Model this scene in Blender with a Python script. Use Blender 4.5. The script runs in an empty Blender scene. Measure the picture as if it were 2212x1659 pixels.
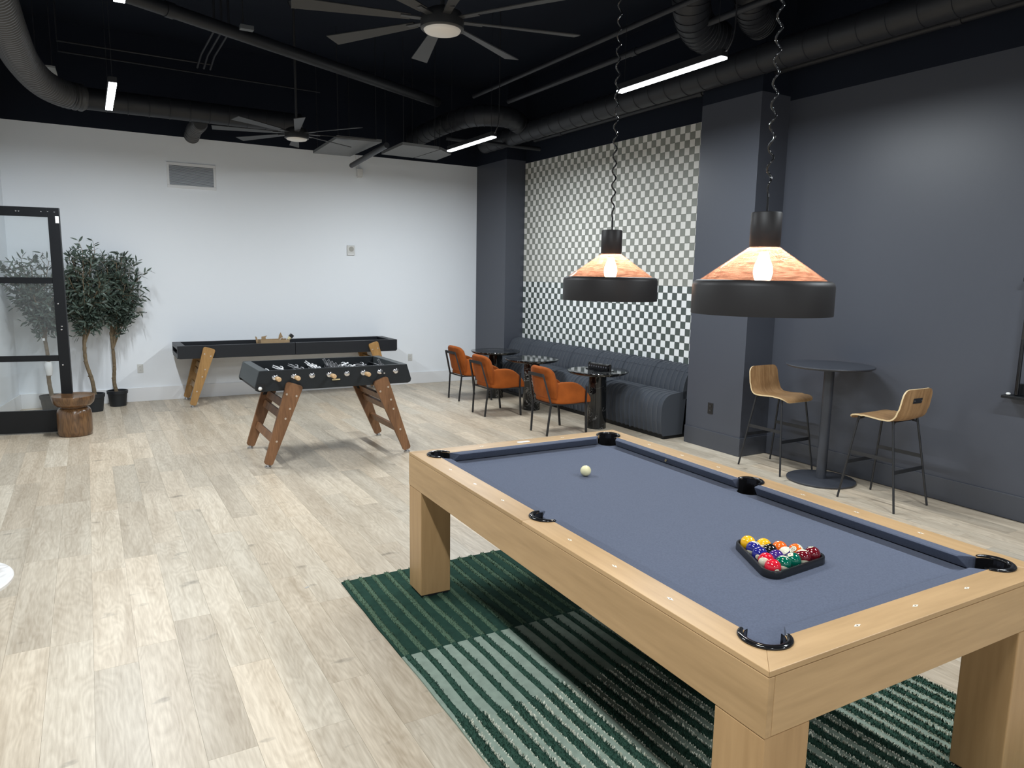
import bpy, bmesh, math, random
from mathutils import Vector, Matrix, Euler
random.seed(7)
PI = math.pi
S = bpy.context.scene
COL = S.collection

# ------------------------------------------------------------------ camera, world, exposure
cam_d = bpy.data.cameras.new('camera'); cam = bpy.data.objects.new('camera', cam_d); COL.objects.link(cam)
R_ = Vector((0.86259248, -0.50560815, 0.01716444)); U_ = Vector((0.06095954, 0.13756162, 0.98861557)); F_ = Vector((0.50221326, 0.85172601, -0.14948126))
m = Matrix((R_, U_, -F_)).transposed().to_4x4(); m.translation = Vector((0, 0, 1.78086))
cam.matrix_world = m
cam_d.sensor_fit = 'HORIZONTAL'; cam_d.sensor_width = 36.0; cam_d.lens = 1552.15 * 36 / 2212; cam_d.clip_start = .05
S.camera = cam
w = bpy.data.worlds.new('world'); S.world = w; w.use_nodes = True
w.node_tree.nodes['Background'].inputs[0].default_value = (.02, .025, .035, 1)
w.node_tree.nodes['Background'].inputs[1].default_value = .3
S.view_settings.view_transform = 'Standard'; S.view_settings.look = 'None'
S.view_settings.gamma = 1; S.view_settings.use_curve_mapping = False
S.view_settings.exposure = 0.0
LIN_E = 12.0        # glow of the diffusers themselves
LIN_W = 83.0         # watts of each linear light
LIN_SPREAD = 177    # beam of its lens, degrees
PEND_W = 3.5        # watts of each pendant lamp
S.cycles.use_denoising = True
S.cycles.caustics_reflective = False; S.cycles.caustics_refractive = False
S.cycles.sample_clamp_indirect = 6.0
S.cycles.max_bounces = 10; S.cycles.transparent_max_bounces = 12

# ------------------------------------------------------------------ materials
MATS = {}
def newmat(name):
    mt = bpy.data.materials.new(name); mt.use_nodes = True
    nt = mt.node_tree; b = nt.nodes['Principled BSDF']
    return mt, nt, b
def setin(b, k, v):
    if k in b.inputs: b.inputs[k].default_value = v
def M(name, col, rough=.5, metal=0., spec=.5, noise=None, bump=None, coat=0., emit=None, sheen=0.):
    if name in MATS: return MATS[name]
    mt, nt, b = newmat(name)
    c4 = (*col, 1)
    b.inputs['Base Color'].default_value = c4; b.inputs['Roughness'].default_value = rough; b.inputs['Metallic'].default_value = metal
    setin(b, 'Specular IOR Level', spec); setin(b, 'Coat Weight', coat); setin(b, 'Coat Roughness', .08); setin(b, 'Sheen Weight', sheen)
    L = nt.links
    if noise or bump:
        tc = nt.nodes.new('ShaderNodeTexCoord')
    if noise:
        sc, amt = noise
        n = nt.nodes.new('ShaderNodeTexNoise'); n.inputs['Scale'].default_value = sc; n.inputs['Detail'].default_value = 5
        L.new(tc.outputs['Object'], n.inputs['Vector'])
        mp = nt.nodes.new('ShaderNodeMapRange'); mp.inputs['From Min'].default_value = .3; mp.inputs['From Max'].default_value = .7
        mp.inputs['To Min'].default_value = 1 - amt; mp.inputs['To Max'].default_value = 1 + amt
        L.new(n.outputs['Fac'], mp.inputs['Value'])
        mx = nt.nodes.new('ShaderNodeVectorMath'); mx.operation = 'SCALE'; mx.inputs[0].default_value = col
        L.new(mp.outputs[0], mx.inputs['Scale']); L.new(mx.outputs[0], b.inputs['Base Color'])
    if bump:
        sc, st = bump
        n2 = nt.nodes.new('ShaderNodeTexNoise'); n2.inputs['Scale'].default_value = sc; n2.inputs['Detail'].default_value = 3
        L.new(tc.outputs['Object'], n2.inputs['Vector'])
        bp = nt.nodes.new('ShaderNodeBump'); bp.inputs['Strength'].default_value = st; bp.inputs['Distance'].default_value = .002
        L.new(n2.outputs['Fac'], bp.inputs['Height']); L.new(bp.outputs[0], b.inputs['Normal'])
    if emit:
        b.inputs['Emission Color'].default_value = (*emit[0], 1); b.inputs['Emission Strength'].default_value = emit[1]
    MATS[name] = mt
    return mt
def wood(name, c1, c2, axis='y', scale=6., rough=.45, fine=.35, ring=0., varnish=0., knots=0., vary=0.):
    """streaky wood: noise stretched along axis; every object gets its own offset and tint"""
    if name in MATS: return MATS[name]
    mt, nt, b = newmat(name); L = nt.links; N = nt.nodes.new
    tc = N('ShaderNodeTexCoord'); oi = N('ShaderNodeObjectInfo'); geo = N('ShaderNodeNewGeometry')
    rnd = N('ShaderNodeMath'); rnd.operation = 'MULTIPLY_ADD'; rnd.inputs[1].default_value = 3.17
    L.new(geo.outputs['Random Per Island'], rnd.inputs[0]); L.new(oi.outputs['Random'], rnd.inputs[2])
    fr = N('ShaderNodeMath'); fr.operation = 'FRACT'; L.new(rnd.outputs[0], fr.inputs[0])
    off = N('ShaderNodeVectorMath'); off.operation = 'SCALE'; off.inputs[0].default_value = (37.3, 51.7, 23.1); L.new(fr.outputs[0], off.inputs['Scale'])
    add = N('ShaderNodeVectorMath'); L.new(tc.outputs['Object'], add.inputs[0]); L.new(off.outputs[0], add.inputs[1])
    mp = N('ShaderNodeMapping'); sv = [.09 if ch in axis else 1 for ch in 'xyz']; mp.inputs['Scale'].default_value = sv
    L.new(add.outputs[0], mp.inputs['Vector'])
    n1 = N('ShaderNodeTexNoise'); n1.inputs['Scale'].default_value = scale; n1.inputs['Detail'].default_value = 6; n1.inputs['Distortion'].default_value = .7
    L.new(mp.outputs[0], n1.inputs['Vector'])
    n2 = N('ShaderNodeTexNoise'); n2.inputs['Scale'].default_value = scale * 9; n2.inputs['Detail'].default_value = 4
    L.new(mp.outputs[0], n2.inputs['Vector'])
    mixv = N('ShaderNodeMath'); mixv.operation = 'MULTIPLY_ADD'; mixv.inputs[1].default_value = fine; L.new(n2.outputs['Fac'], mixv.inputs[0])
    sc1 = N('ShaderNodeMath'); sc1.operation = 'MULTIPLY'; sc1.inputs[1].default_value = 1 - fine; L.new(n1.outputs['Fac'], sc1.inputs[0])
    L.new(sc1.outputs[0], mixv.inputs[2])
    fac = mixv.outputs[0]
    if ring:
        sv2 = [.22 if ch in axis else 1 for ch in 'xyz']
        mp2 = N('ShaderNodeMapping'); mp2.inputs['Scale'].default_value = sv2; L.new(add.outputs[0], mp2.inputs['Vector'])
        nb = N('ShaderNodeTexNoise'); nb.inputs['Scale'].default_value = scale * .55; nb.inputs['Detail'].default_value = 2.; L.new(mp2.outputs[0], nb.inputs['Vector'])
        k = N('ShaderNodeMath'); k.operation = 'MULTIPLY'; k.inputs[1].default_value = 16.; L.new(nb.outputs['Fac'], k.inputs[0])
        pp = N('ShaderNodeMath'); pp.operation = 'PINGPONG'; pp.inputs[1].default_value = .5; L.new(k.outputs[0], pp.inputs[0])
        ma = N('ShaderNodeMath'); ma.operation = 'MULTIPLY_ADD'; ma.inputs[1].default_value = ring; L.new(pp.outputs[0], ma.inputs[0]); L.new(fac, ma.inputs[2])
        sb = N('ShaderNodeMath'); sb.operation = 'SUBTRACT'; sb.inputs[1].default_value = ring * .25; L.new(ma.outputs[0], sb.inputs[0]); fac = sb.outputs[0]
    cr = N('ShaderNodeValToRGB'); cr.color_ramp.elements[0].position = .32; cr.color_ramp.elements[1].position = .66
    cr.color_ramp.elements[0].color = (*c1, 1); cr.color_ramp.elements[1].color = (*c2, 1)
    L.new(fac, cr.inputs[0]); colr = cr.outputs[0]
    if vary:
        mr = N('ShaderNodeMapRange'); mr.inputs['To Min'].default_value = 1 - vary; mr.inputs['To Max'].default_value = 1 + vary
        L.new(fr.outputs[0], mr.inputs['Value'])
        vm = N('ShaderNodeVectorMath'); vm.operation = 'SCALE'; L.new(colr, vm.inputs[0]); L.new(mr.outputs[0], vm.inputs['Scale']); colr = vm.outputs[0]
        # warm or grey cast of each board
        f2 = N('ShaderNodeMath'); f2.operation = 'MULTIPLY'; f2.inputs[1].default_value = 7.31; L.new(fr.outputs[0], f2.inputs[0])
        f3 = N('ShaderNodeMath'); f3.operation = 'FRACT'; L.new(f2.outputs[0], f3.inputs[0])
        tint = N('ShaderNodeMix'); tint.data_type = 'RGBA'; tint.inputs[6].default_value = (1.03, .985, .95, 1); tint.inputs[7].default_value = (.99, 1., 1.02, 1); L.new(f3.outputs[0], tint.inputs[0])
        mu = N('ShaderNodeVectorMath'); mu.operation = 'MULTIPLY'; L.new(colr, mu.inputs[0]); L.new(tint.outputs[2], mu.inputs[1]); colr = mu.outputs[0]
    if knots:
        sv3 = [1.9 if ch in axis else 1 for ch in 'xyz']
        mp3 = N('ShaderNodeMapping'); mp3.inputs['Scale'].default_value = sv3; L.new(add.outputs[0], mp3.inputs['Vector'])
        nk = N('ShaderNodeTexNoise'); nk.inputs['Scale'].default_value = 5.; nk.inputs['Detail'].default_value = 4; L.new(mp3.outputs[0], nk.inputs['Vector'])
        kr = N('ShaderNodeMapRange'); kr.inputs['From Min'].default_value = .66; kr.inputs['From Max'].default_value = .78; kr.inputs['To Min'].default_value = 1; kr.inputs['To Max'].default_value = 1 - knots
        L.new(nk.outputs['Fac'], kr.inputs['Value'])
        vk = N('ShaderNodeVectorMath'); vk.operation = 'SCALE'; L.new(colr, vk.inputs[0]); L.new(kr.outputs[0], vk.inputs['Scale']); colr = vk.outputs[0]
    L.new(colr, b.inputs['Base Color'])
    b.inputs['Roughness'].default_value = rough; setin(b, 'Coat Weight', varnish); setin(b, 'Coat Roughness', .15)
    bp = N('ShaderNodeBump'); bp.inputs['Strength'].default_value = .12; bp.inputs['Distance'].default_value = .001
    L.new(n2.outputs['Fac'], bp.inputs['Height']); L.new(bp.outputs[0], b.inputs['Normal'])
    MATS[name] = mt
    return mt
def marble(name, base, vein, rough=.08, scale=5., thr=.03):
    if name in MATS: return MATS[name]
    mt, nt, b = newmat(name); L = nt.links; N = nt.nodes.new
    tc = N('ShaderNodeTexCoord'); oi = N('ShaderNodeObjectInfo')
    off = N('ShaderNodeVectorMath'); off.operation = 'SCALE'; off.inputs[0].default_value = (13, 7, 29); L.new(oi.outputs['Random'], off.inputs['Scale'])
    add = N('ShaderNodeVectorMath'); L.new(tc.outputs['Object'], add.inputs[0]); L.new(off.outputs[0], add.inputs[1])
    n = N('ShaderNodeTexNoise'); n.inputs['Scale'].default_value = scale; n.inputs['Detail'].default_value = 7; n.inputs['Distortion'].default_value = 2.5; L.new(add.outputs[0], n.inputs['Vector'])
    s = N('ShaderNodeMath'); s.operation = 'SUBTRACT'; s.inputs[1].default_value = .5; L.new(n.outputs['Fac'], s.inputs[0])
    a = N('ShaderNodeMath'); a.operation = 'ABSOLUTE'; L.new(s.outputs[0], a.inputs[0])
    n3 = N('ShaderNodeTexNoise'); n3.inputs['Scale'].default_value = scale * .8; L.new(add.outputs[0], n3.inputs['Vector'])
    mr = N('ShaderNodeMapRange'); mr.inputs['From Min'].default_value = 0; mr.inputs['From Max'].default_value = thr; mr.inputs['To Min'].default_value = 1; mr.inputs['To Max'].default_value = 0; L.new(a.outputs[0], mr.inputs['Value'])
    m3 = N('ShaderNodeMapRange'); m3.inputs['From Min'].default_value = .48; m3.inputs['From Max'].default_value = .62; L.new(n3.outputs['Fac'], m3.inputs['Value'])
    mu = N('ShaderNodeMath'); mu.operation = 'MULTIPLY'; L.new(mr.outputs[0], mu.inputs[0]); L.new(m3.outputs[0], mu.inputs[1])
    mx = N('ShaderNodeMix'); mx.data_type = 'RGBA'; mx.inputs[6].default_value = (*base, 1); mx.inputs[7].default_value = (*vein, 1); L.new(mu.outputs[0], mx.inputs[0])
    L.new(mx.outputs[2], b.inputs['Base Color']); b.inputs['Roughness'].default_value = rough
    MATS[name] = mt
    return mt

WHITE_PAINT = M('white_paint', (.85, .885, .93), .55, bump=(220, .05))
WHITE_TRIM = M('white_trim', (.80, .81, .83), .4)
CHAR_PAINT = M('charcoal_paint', (.064, .070, .088), .40, spec=.45, bump=(160, .10))
CHAR_TRIM = M('charcoal_trim', (.058, .063, .077), .38)
BLACK_PAINT = M('black_ceiling_paint', (.008, .0115, .021), .8, spec=.2)
DUCT_BLACK = M('black_duct_paint', (.013, .0145, .019), .5, spec=.4)
GREY_PANEL = M('grey_panel', (.15, .155, .16), .6)
BLACK_METAL = M('black_metal', (.016, .017, .020), .42)
DARK_METAL = M('dark_grey_metal', (.040, .044, .055), .45, bump=(400, .05))
BLACK_SATIN = M('black_satin', (.009, .010, .012), .4, spec=.3)
BLACK_GLOSS = M('black_gloss', (.008, .008, .009), .12)
BLACK_PLASTIC = M('black_plastic', (.010, .011, .013), .3)
CHROME = M('chrome', (.72, .72, .74), .16, metal=1)
STEEL = M('brushed_steel', (.55, .55, .56), .32, metal=1)
WHITE_PLASTIC = M('white_plastic', (.75, .75, .74), .35)
LENS = M('frosted_lens', (.74, .72, .69), .4)
CLOTH = M('billiard_cloth', (.088, .103, .147), .95, spec=.1, noise=(160, .10), sheen=.06)
CLOTH_RAIL = M('billiard_cushion_cloth', (.083, .097, .138), .95, spec=.1, noise=(160, .10), sheen=.05)
MAPLE = wood('honey_maple', (.335, .208, .093), (.52, .337, .168), 'y', 5., .42, .3)
MAPLE_X = wood('honey_maple_across', (.335, .208, .093), (.52, .337, .168), 'x', 5., .42, .3)
MAPLE_Z = wood('honey_maple_upright', (.33, .19, .078), (.48, .30, .14), 'z', 5., .42, .3)
IROKO = wood('oiled_iroko', (.115, .050, .020), (.255, .122, .054), 'z', 14., .45, .4)
OAK_GOLD = wood('golden_oak', (.26, .135, .042), (.44, .25, .088), 'z', 14., .45, .4)
WALNUT = wood('walnut_veneer', (.24, .125, .050), (.47, .285, .135), 'yz', 22., .4, .45)
WALNUT_EDGE = M('pale_ply_edge', (.68, .52, .30), .5)
TURNED = wood('turned_acacia', (.065, .030, .012), (.205, .105, .043), 'z', 14., .28, .35, ring=.35, varnish=.4)
HANDLE_WOOD = wood('beech_handle', (.52, .32, .15), (.66, .45, .25), 'x', 20., .4)
PLANK = wood('pale_oak_plank', (.40, .332, .245), (.625, .552, .438), 'y', 11., .38, .45, ring=.20, vary=.13, knots=.45)
FABRIC = M('charcoal_fabric', (.046, .053, .066), .95, spec=.15, noise=(500, .25), bump=(700, .5), sheen=.15)
VELVET = M('rust_velvet', (.30, .074, .012), .8, spec=.15, noise=(9, .2), sheen=.04)
BLACK_MARBLE = marble('black_marble', (.008, .009, .010), (.38, .38, .37), .07, 5., .022)
WHITE_MARBLE = marble('white_marble', (.82, .80, .78), (.55, .50, .47), .2, 3., .06)
TILE_W_UP = M('white_tile_upper', (.80, .79, .75), .55, noise=(3, .03))  # greyer than the lower white, partly tile tone, partly light put into colour
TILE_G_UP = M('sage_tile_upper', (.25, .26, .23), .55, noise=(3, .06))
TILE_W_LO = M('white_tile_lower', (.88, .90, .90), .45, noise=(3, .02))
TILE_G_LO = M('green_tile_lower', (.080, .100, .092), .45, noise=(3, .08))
GROUT = M('pale_grout', (.55, .55, .52), .9)
CARDBOARD = M('cardboard', (.36, .25, .14), .8, noise=(12, .08))
LEAF = M('olive_leaf', (.070, .098, .078), .45, noise=(30, .6))
BARK = M('olive_bark', (.17, .125, .075), .8, noise=(30, .3), bump=(60, .6))
SOIL = M('potting_soil', (.02, .015, .01), .95)
PAPER = M('white_paper', (.82, .82, .82), .7)

def glass_mat(name, tint=(.93, .95, .95), haze=.10, gloss=.10):
    mt = bpy.data.materials.new(name); mt.use_nodes = True; nt = mt.node_tree; nt.nodes.clear(); N = nt.nodes.new; L = nt.links
    o = N('ShaderNodeOutputMaterial'); t = N('ShaderNodeBsdfTransparent'); t.inputs[0].default_value = (*tint, 1)
    d = N('ShaderNodeBsdfDiffuse'); d.inputs[0].default_value = (.75, .78, .80, 1)
    g = N('ShaderNodeBsdfGlossy'); g.inputs['Roughness'].default_value = .03
    m1 = N('ShaderNodeMixShader'); m1.inputs[0].default_value = haze; L.new(t.outputs[0], m1.inputs[1]); L.new(d.outputs[0], m1.inputs[2])
    m2 = N('ShaderNodeMixShader'); m2.inputs[0].default_value = gloss; L.new(m1.outputs[0], m2.inputs[1]); L.new(g.outputs[0], m2.inputs[2])
    L.new(m2.outputs[0], o.inputs[0]); return mt
DOOR_GLASS = glass_mat('hazy_glass', (.97, .985, .985), .022, .04)  # whitish haze mixed in for slight dirt and the bright room's reflection
def amber_mat():
    mt = bpy.data.materials.new('amber_glass'); mt.use_nodes = True; nt = mt.node_tree; nt.nodes.clear(); N = nt.nodes.new; L = nt.links
    o = N('ShaderNodeOutputMaterial'); t = N('ShaderNodeBsdfTransparent'); t.inputs[0].default_value = (.94, .81, .73, 1)
    tr = N('ShaderNodeBsdfTranslucent'); g = N('ShaderNodeBsdfGlossy'); g.inputs['Roughness'].default_value = .08
    tc = N('ShaderNodeTexCoord'); mp = N('ShaderNodeMapping'); mp.inputs['Scale'].default_value = (6, 6, 60); L.new(tc.outputs['Object'], mp.inputs[0])
    n = N('ShaderNodeTexNoise'); n.inputs['Scale'].default_value = 2.2; n.inputs['Detail'].default_value = 5; n.inputs['Distortion'].default_value = 2.; L.new(mp.outputs[0], n.inputs['Vector'])
    cr = N('ShaderNodeValToRGB'); cr.color_ramp.elements[0].position = .38; cr.color_ramp.elements[1].position = .6
    cr.color_ramp.elements[0].color = (.34, .185, .14, 1); cr.color_ramp.elements[1].color = (.88, .60, .50, 1); L.new(n.outputs['Fac'], cr.inputs[0]); L.new(cr.outputs[0], tr.inputs[0])
    m1 = N('ShaderNodeMixShader'); m1.inputs[0].default_value = .30; L.new(t.outputs[0], m1.inputs[1]); L.new(tr.outputs[0], m1.inputs[2])
    m2 = N('ShaderNodeMixShader'); m2.inputs[0].default_value = .12; L.new(m1.outputs[0], m2.inputs[1]); L.new(g.outputs[0], m2.inputs[2])
    L.new(m2.outputs[0], o.inputs[0]); return mt
AMBER = amber_mat()

# ------------------------------------------------------------------ geometry collector
class G:
    def __init__(s): s.v = []; s.f = []; s.mi = []; s.cur = 0
    def add(s, vs, fs, mat=None):
        n = len(s.v); s.v += [tuple(p) for p in vs]; s.f += [tuple(i + n for i in f) for f in fs]; s.mi += [s.cur if mat is None else mat] * len(fs); return s
    def box(s, x0, x1, y0, y1, z0, z1, M_=None, mat=None):
        vs = [(x, y, z) for z in (z0, z1) for y in (y0, y1) for x in (x0, x1)]
        if M_ is not None: vs = [M_ @ Vector(p) for p in vs]
        return s.add(vs, [(0, 2, 3, 1), (4, 5, 7, 6), (0, 1, 5, 4), (2, 6, 7, 3), (0, 4, 6, 2), (1, 3, 7, 5)], mat)
    def bar(s, a, b, wx, wy=None, mat=None, up=(0, 0, 1)):
        """square bar from a to b"""
        a = Vector(a); b = Vector(b); wy = wx if wy is None else wy; d = (b - a).normalized()
        u = Vector(up) if abs(d.dot(Vector(up))) < .98 else Vector((1, 0, 0)); x = d.cross(u).normalized(); y = x.cross(d).normalized()
        vs = [p + x * (i * wx / 2) + y * (j * wy / 2) for p in (a, b) for i, j in ((-1, -1), (1, -1), (1, 1), (-1, 1))]
        return s.add(vs, [(0, 3, 2, 1), (4, 5, 6, 7), (0, 1, 5, 4), (1, 2, 6, 5), (2, 3, 7, 6), (3, 0, 4, 7)], mat)
    def lathe(s, prof, seg=32, c=(0, 0, 0), a0=0., a1=2 * PI, cap=True, mat=None):
        full = abs(a1 - a0 - 2 * PI) < 1e-6; n = seg if full else seg + 1; vs = []; fs = []
        for r, z in prof:
            for k in range(n):
                a = a0 + (a1 - a0) * k / seg; vs.append((c[0] + r * math.cos(a), c[1] + r * math.sin(a), c[2] + z))
        for i in range(len(prof) - 1):
            for k in range(seg):
                k2 = (k + 1) % n; fs.append((i * n + k, i * n + k2, (i + 1) * n + k2, (i + 1) * n + k))
        if full and cap:
            if prof[0][0] > 1e-5: fs.append(tuple(range(n - 1, -1, -1)))
            if prof[-1][0] > 1e-5: fs.append(tuple((len(prof) - 1) * n + k for k in range(n)))
        return s.add(vs, fs, mat)
    def cyl(s, c, r, z0, z1, seg=20, mat=None): return s.lathe([(r, z0), (r, z1)], seg, c, mat=mat)
    def tube(s, path, r, seg=8, sec=None, caps=True, mat=None, closed=False):
        """round tube along path; r number or list; sec optional list of (u,v) unit section points"""
        P = [Vector(p) for p in path]; n = len(P)
        rr = r if isinstance(r, (list, tuple)) else [r] * n
        if sec is None: sec = [(math.cos(2 * PI * k / seg), math.sin(2 * PI * k / seg)) for k in range(seg)]
        seg = len(sec); vs = []; fs = []; ref = None
        for i, p in enumerate(P):
            if closed: d = (P[(i + 1) % n] - P[i - 1]).normalized()
            else: d = (P[min(i + 1, n - 1)] - P[max(i - 1, 0)]).normalized()
            if ref is None:
                ref = Vector((0, 0, 1)) if abs(d.z) < .9 else Vector((1, 0, 0))
            x = d.cross(ref).normalized(); y = x.cross(d).normalized(); ref = y
            vs += [p + x * (u * rr[i]) + y * (v * rr[i]) for u, v in sec]
        for i in range(n if closed else n - 1):
            for k in range(seg):
                k2 = (k + 1) % seg; j = (i + 1) % n; fs.append((i * seg + k, i * seg + k2, j * seg + k2, j * seg + k))
        if caps and not closed: fs += [tuple(range(seg - 1, -1, -1)), tuple((n - 1) * seg + k for k in range(seg))]
        return s.add(vs, fs, mat)
    def prism(s, poly, z0, z1, M_=None, mat=None):
        n = len(poly); vs = [(p[0], p[1], z) for z in (z0, z1) for p in poly]
        if M_ is not None: vs = [M_ @ Vector(p) for p in vs]
        fs = [tuple(range(n - 1, -1, -1)), tuple(range(n, 2 * n))] + [(i, (i + 1) % n, n + (i + 1) % n, n + i) for i in range(n)]
        return s.add(vs, fs, mat)
    def sphere(s, c, r, seg=16, rings=10, sz=1., mat=None):
        prof = [(r * math.sin(PI * i / rings), -r * sz * math.cos(PI * i / rings)) for i in range(rings + 1)]
        prof[0] = (1e-5, prof[0][1]); prof[-1] = (1e-5, prof[-1][1])
        return s.lathe(prof, seg, c, cap=False, mat=mat)
    def grid(s, rows, closed_u=False, mat=None):
        n = len(rows[0]); vs = [p for r in rows for p in r]; fs = []
        for i in range(len(rows) - 1):
            for k in range(n if closed_u else n - 1):
                k2 = (k + 1) % n; fs.append((i * n + k, i * n + k2, (i + 1) * n + k2, (i + 1) * n + k))
        return s.add(vs, fs, mat)
    def mesh(s, name, mats, smooth=None, fix=True):
        me = bpy.data.meshes.new(name); me.from_pydata(s.v, [], s.f)
        if not isinstance(mats, (list, tuple)): mats = [mats]
        for mm in mats: me.materials.append(mm)
        if len(mats) > 1: me.polygons.foreach_set('material_index', s.mi)
        if fix:
            bm = bmesh.new(); bm.from_mesh(me); bmesh.ops.recalc_face_normals(bm, faces=bm.faces); bm.to_mesh(me); bm.free()
        if smooth:
            me.polygons.foreach_set('use_smooth', [True] * len(me.polygons)); me.set_sharp_from_angle(angle=math.radians(smooth))
        me.update(); return me
    def build(s, name, mats, parent=None, smooth=None, bevel=None, fix=True, loc=None, rot=None):
        o = bpy.data.objects.new(name, s.mesh(name, mats, smooth, fix)); COL.objects.link(o)
        if parent: o.parent = parent
        if loc is not None: o.location = loc
        if rot is not None: o.rotation_euler = rot
        if bevel:
            b = o.modifiers.new('bevel', 'BEVEL'); b.width = bevel; b.segments = 2; b.limit_method = 'ANGLE'; b.angle_limit = math.radians(40)
        return o
def inst(name, me, parent=None, loc=(0, 0, 0), rot=(0, 0, 0), bevel=None):
    o = bpy.data.objects.new(name, me); COL.objects.link(o); o.parent = parent; o.location = loc; o.rotation_euler = rot
    if bevel:
        b = o.modifiers.new('bevel', 'BEVEL'); b.width = bevel; b.segments = 2; b.limit_method = 'ANGLE'
    return o
def tag(o, label=None, cat=None, group=None, kind=None):
    if label: o['label'] = label
    if cat: o['category'] = cat
    if group: o['group'] = group
    if kind: o['kind'] = kind
    return o
def thing(name, label, cat, loc=(0, 0, 0), rz=0., group=None, kind=None):
    o = bpy.data.objects.new(name, None); o.empty_display_size = .1; COL.objects.link(o)
    o.location = loc; o.rotation_euler = (0, 0, rz); return tag(o, label, cat, group, kind)
def copy_tree(o, parent=None):
    c = o.copy(); COL.objects.link(c)
    if parent: c.parent = parent; c.matrix_parent_inverse = o.matrix_parent_inverse.copy()
    for ch in list(o.children): copy_tree(ch, c)
    return c
def place(proto, used, loc, rz, label):
    o = proto if not used else copy_tree(proto)
    o.location = loc; o.rotation_euler = (0, 0, rz); o['label'] = label; return o
def rrect(x0, x1, y0, y1, r, n=6):
    out = []
    for cx, cy, a in ((x1 - r, y1 - r, 0), (x0 + r, y1 - r, 90), (x0 + r, y0 + r, 180), (x1 - r, y0 + r, 270)):
        for k in range(n + 1):
            t = math.radians(a + 90 * k / n); out.append((cx + r * math.cos(t), cy + r * math.sin(t)))
    return out
def XZ(y): return Matrix(((1, 0, 0, 0), (0, 0, -1, y), (0, 1, 0, 0), (0, 0, 0, 1)))   # (x,y,z)->(x, y0-z, y): prism drawn in the xz plane
def YZ(x): return Matrix(((0, 0, 1, x), (1, 0, 0, 0), (0, 1, 0, 0), (0, 0, 0, 1)))    # (x,y,z)->(x0+z, x, y)
def smooth_path(pts, n=8):
    P = [Vector(p) for p in pts]; P = [2 * P[0] - P[1]] + P + [2 * P[-1] - P[-2]]; out = []
    for i in range(1, len(P) - 2):
        for k in range(n):
            t = k / n; a, b, c, d = P[i - 1], P[i], P[i + 1], P[i + 2]
            out.append(.5 * ((2 * b) + (c - a) * t + (2 * a - 5 * b + 4 * c - d) * t * t + (3 * b - a - 3 * c + d) * t ** 3))
    out.append(P[-2]); return out
# ------------------------------------------------------------------ room shell
XL, XR, YF, YB, ZD = -3.2, 6.0, -4.5, 10.85, 4.75
def struct(name, g, mats, label, **k):
    o = g.build(name, mats, **k); tag(o, label, kind='structure'); return o
flo = struct('floor', G().box(XL - .1, XR + .1, YF - .1, YB + .1, -.12, -.004), M('floor_backing', (.36, .30, .23), .6), 'pale oak plank floor of the games room')
# planks: 178 mm wide, 1.22 m long, staggered; the 300 that show largest are parts, the rest one part
PW, PL, GAP = .1775, 1.22, .00035
pl_me = G().box(-PW / 2 + GAP, PW / 2 - GAP, -PL / 2 + GAP, PL / 2 - GAP, -.006, 0).mesh('plank', PLANK)
planks = []
i0 = int((-2.2 + .077) / PW) - 1; rp = random.Random(3)
for i in range(i0, i0 + 48):
    cx = -.077 + PW * (i + .5)
    off = {-2: 4.4475, -1: 4.432, 0: 4.10}.get(i, rp.random() * PL) % PL
    if cx > XR + .02: continue
    y = -.6 - PL + off
    while y < YB:
        y0, y1 = max(y, -1.2), min(y + PL, YB)
        if y1 - y0 > .02: planks.append((cx, y0, y1))
        y += PL
def vis(p):
    d = Vector((p[0], (p[1] + p[2]) / 2, -1.78)); z = d.dot(F_); u = d.dot(R_) / max(z, .01); v = d.dot(U_) / max(z, .01)
    inside = z > .3 and abs(u) < .80 and abs(v) < .62
    under = 1.35 < p[0] < 2.9 and 1.2 < (p[1] + p[2]) / 2 < 3.4
    return (0 if inside and not under else 1, d.length)
planks.sort(key=vis); rest = G()
for n, (cx, y0, y1) in enumerate(planks):
    x1 = min(cx + PW / 2, XR) - GAP
    if n < 300 and x1 > cx - PW / 2 + .03:
        if abs(y1 - y0 - PL) < .001 and x1 == cx + PW / 2 - GAP: o = inst('plank', pl_me, flo, (cx, (y0 + y1) / 2, 0))
        else: o = G().box(-PW / 2 + GAP, x1 - cx, -(y1 - y0) / 2 + GAP, (y1 - y0) / 2 - GAP, -.006, 0).build('plank', PLANK, flo, loc=(cx, (y0 + y1) / 2, 0))
    else: rest.box(cx - PW / 2 + GAP, x1, y0 + GAP, y1 - GAP, -.006, 0)
tag(rest.build('farther_planks', PLANK, flo), kind='stuff')

ZW = 3.53
wb = struct('wall_back', G().box(XL, XR, YB, YB + .15, -.1, ZW), WHITE_PAINT, 'white painted end wall with the vent and thermostat')
G().box(XL, XR, YB, YB + .15, ZW, ZD).build('upper_band', BLACK_PAINT, wb)
wr = struct('wall_right', G().box(XR, XR + .15, YF, YB + .15, -.1, 3.5), CHAR_PAINT, 'charcoal painted long wall behind the bar table')
G().box(XR - .002, XR + .15, YF, YB, 3.5, ZD).build('upper_band', BLACK_PAINT, wr)
SLW = [(-.815, YB), (-1.02, 9.5), (-1.17, 9.5), (-.965, YB)]
wl = struct('wall_left', G().prism(SLW, -.1, ZW), WHITE_PAINT, 'white return wall behind the glass door')
G().prism(SLW, ZW, ZD).build('upper_band', BLACK_PAINT, wl)
w2 = struct('wall_left', G().box(XL, -1.10, 9.5, 9.65, -.1, ZW), WHITE_PAINT, 'white wall of the bay left of the glass door')
G().box(XL, -1.10, 9.5, 9.65, ZW, ZD).build('upper_band', BLACK_PAINT, w2)
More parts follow.
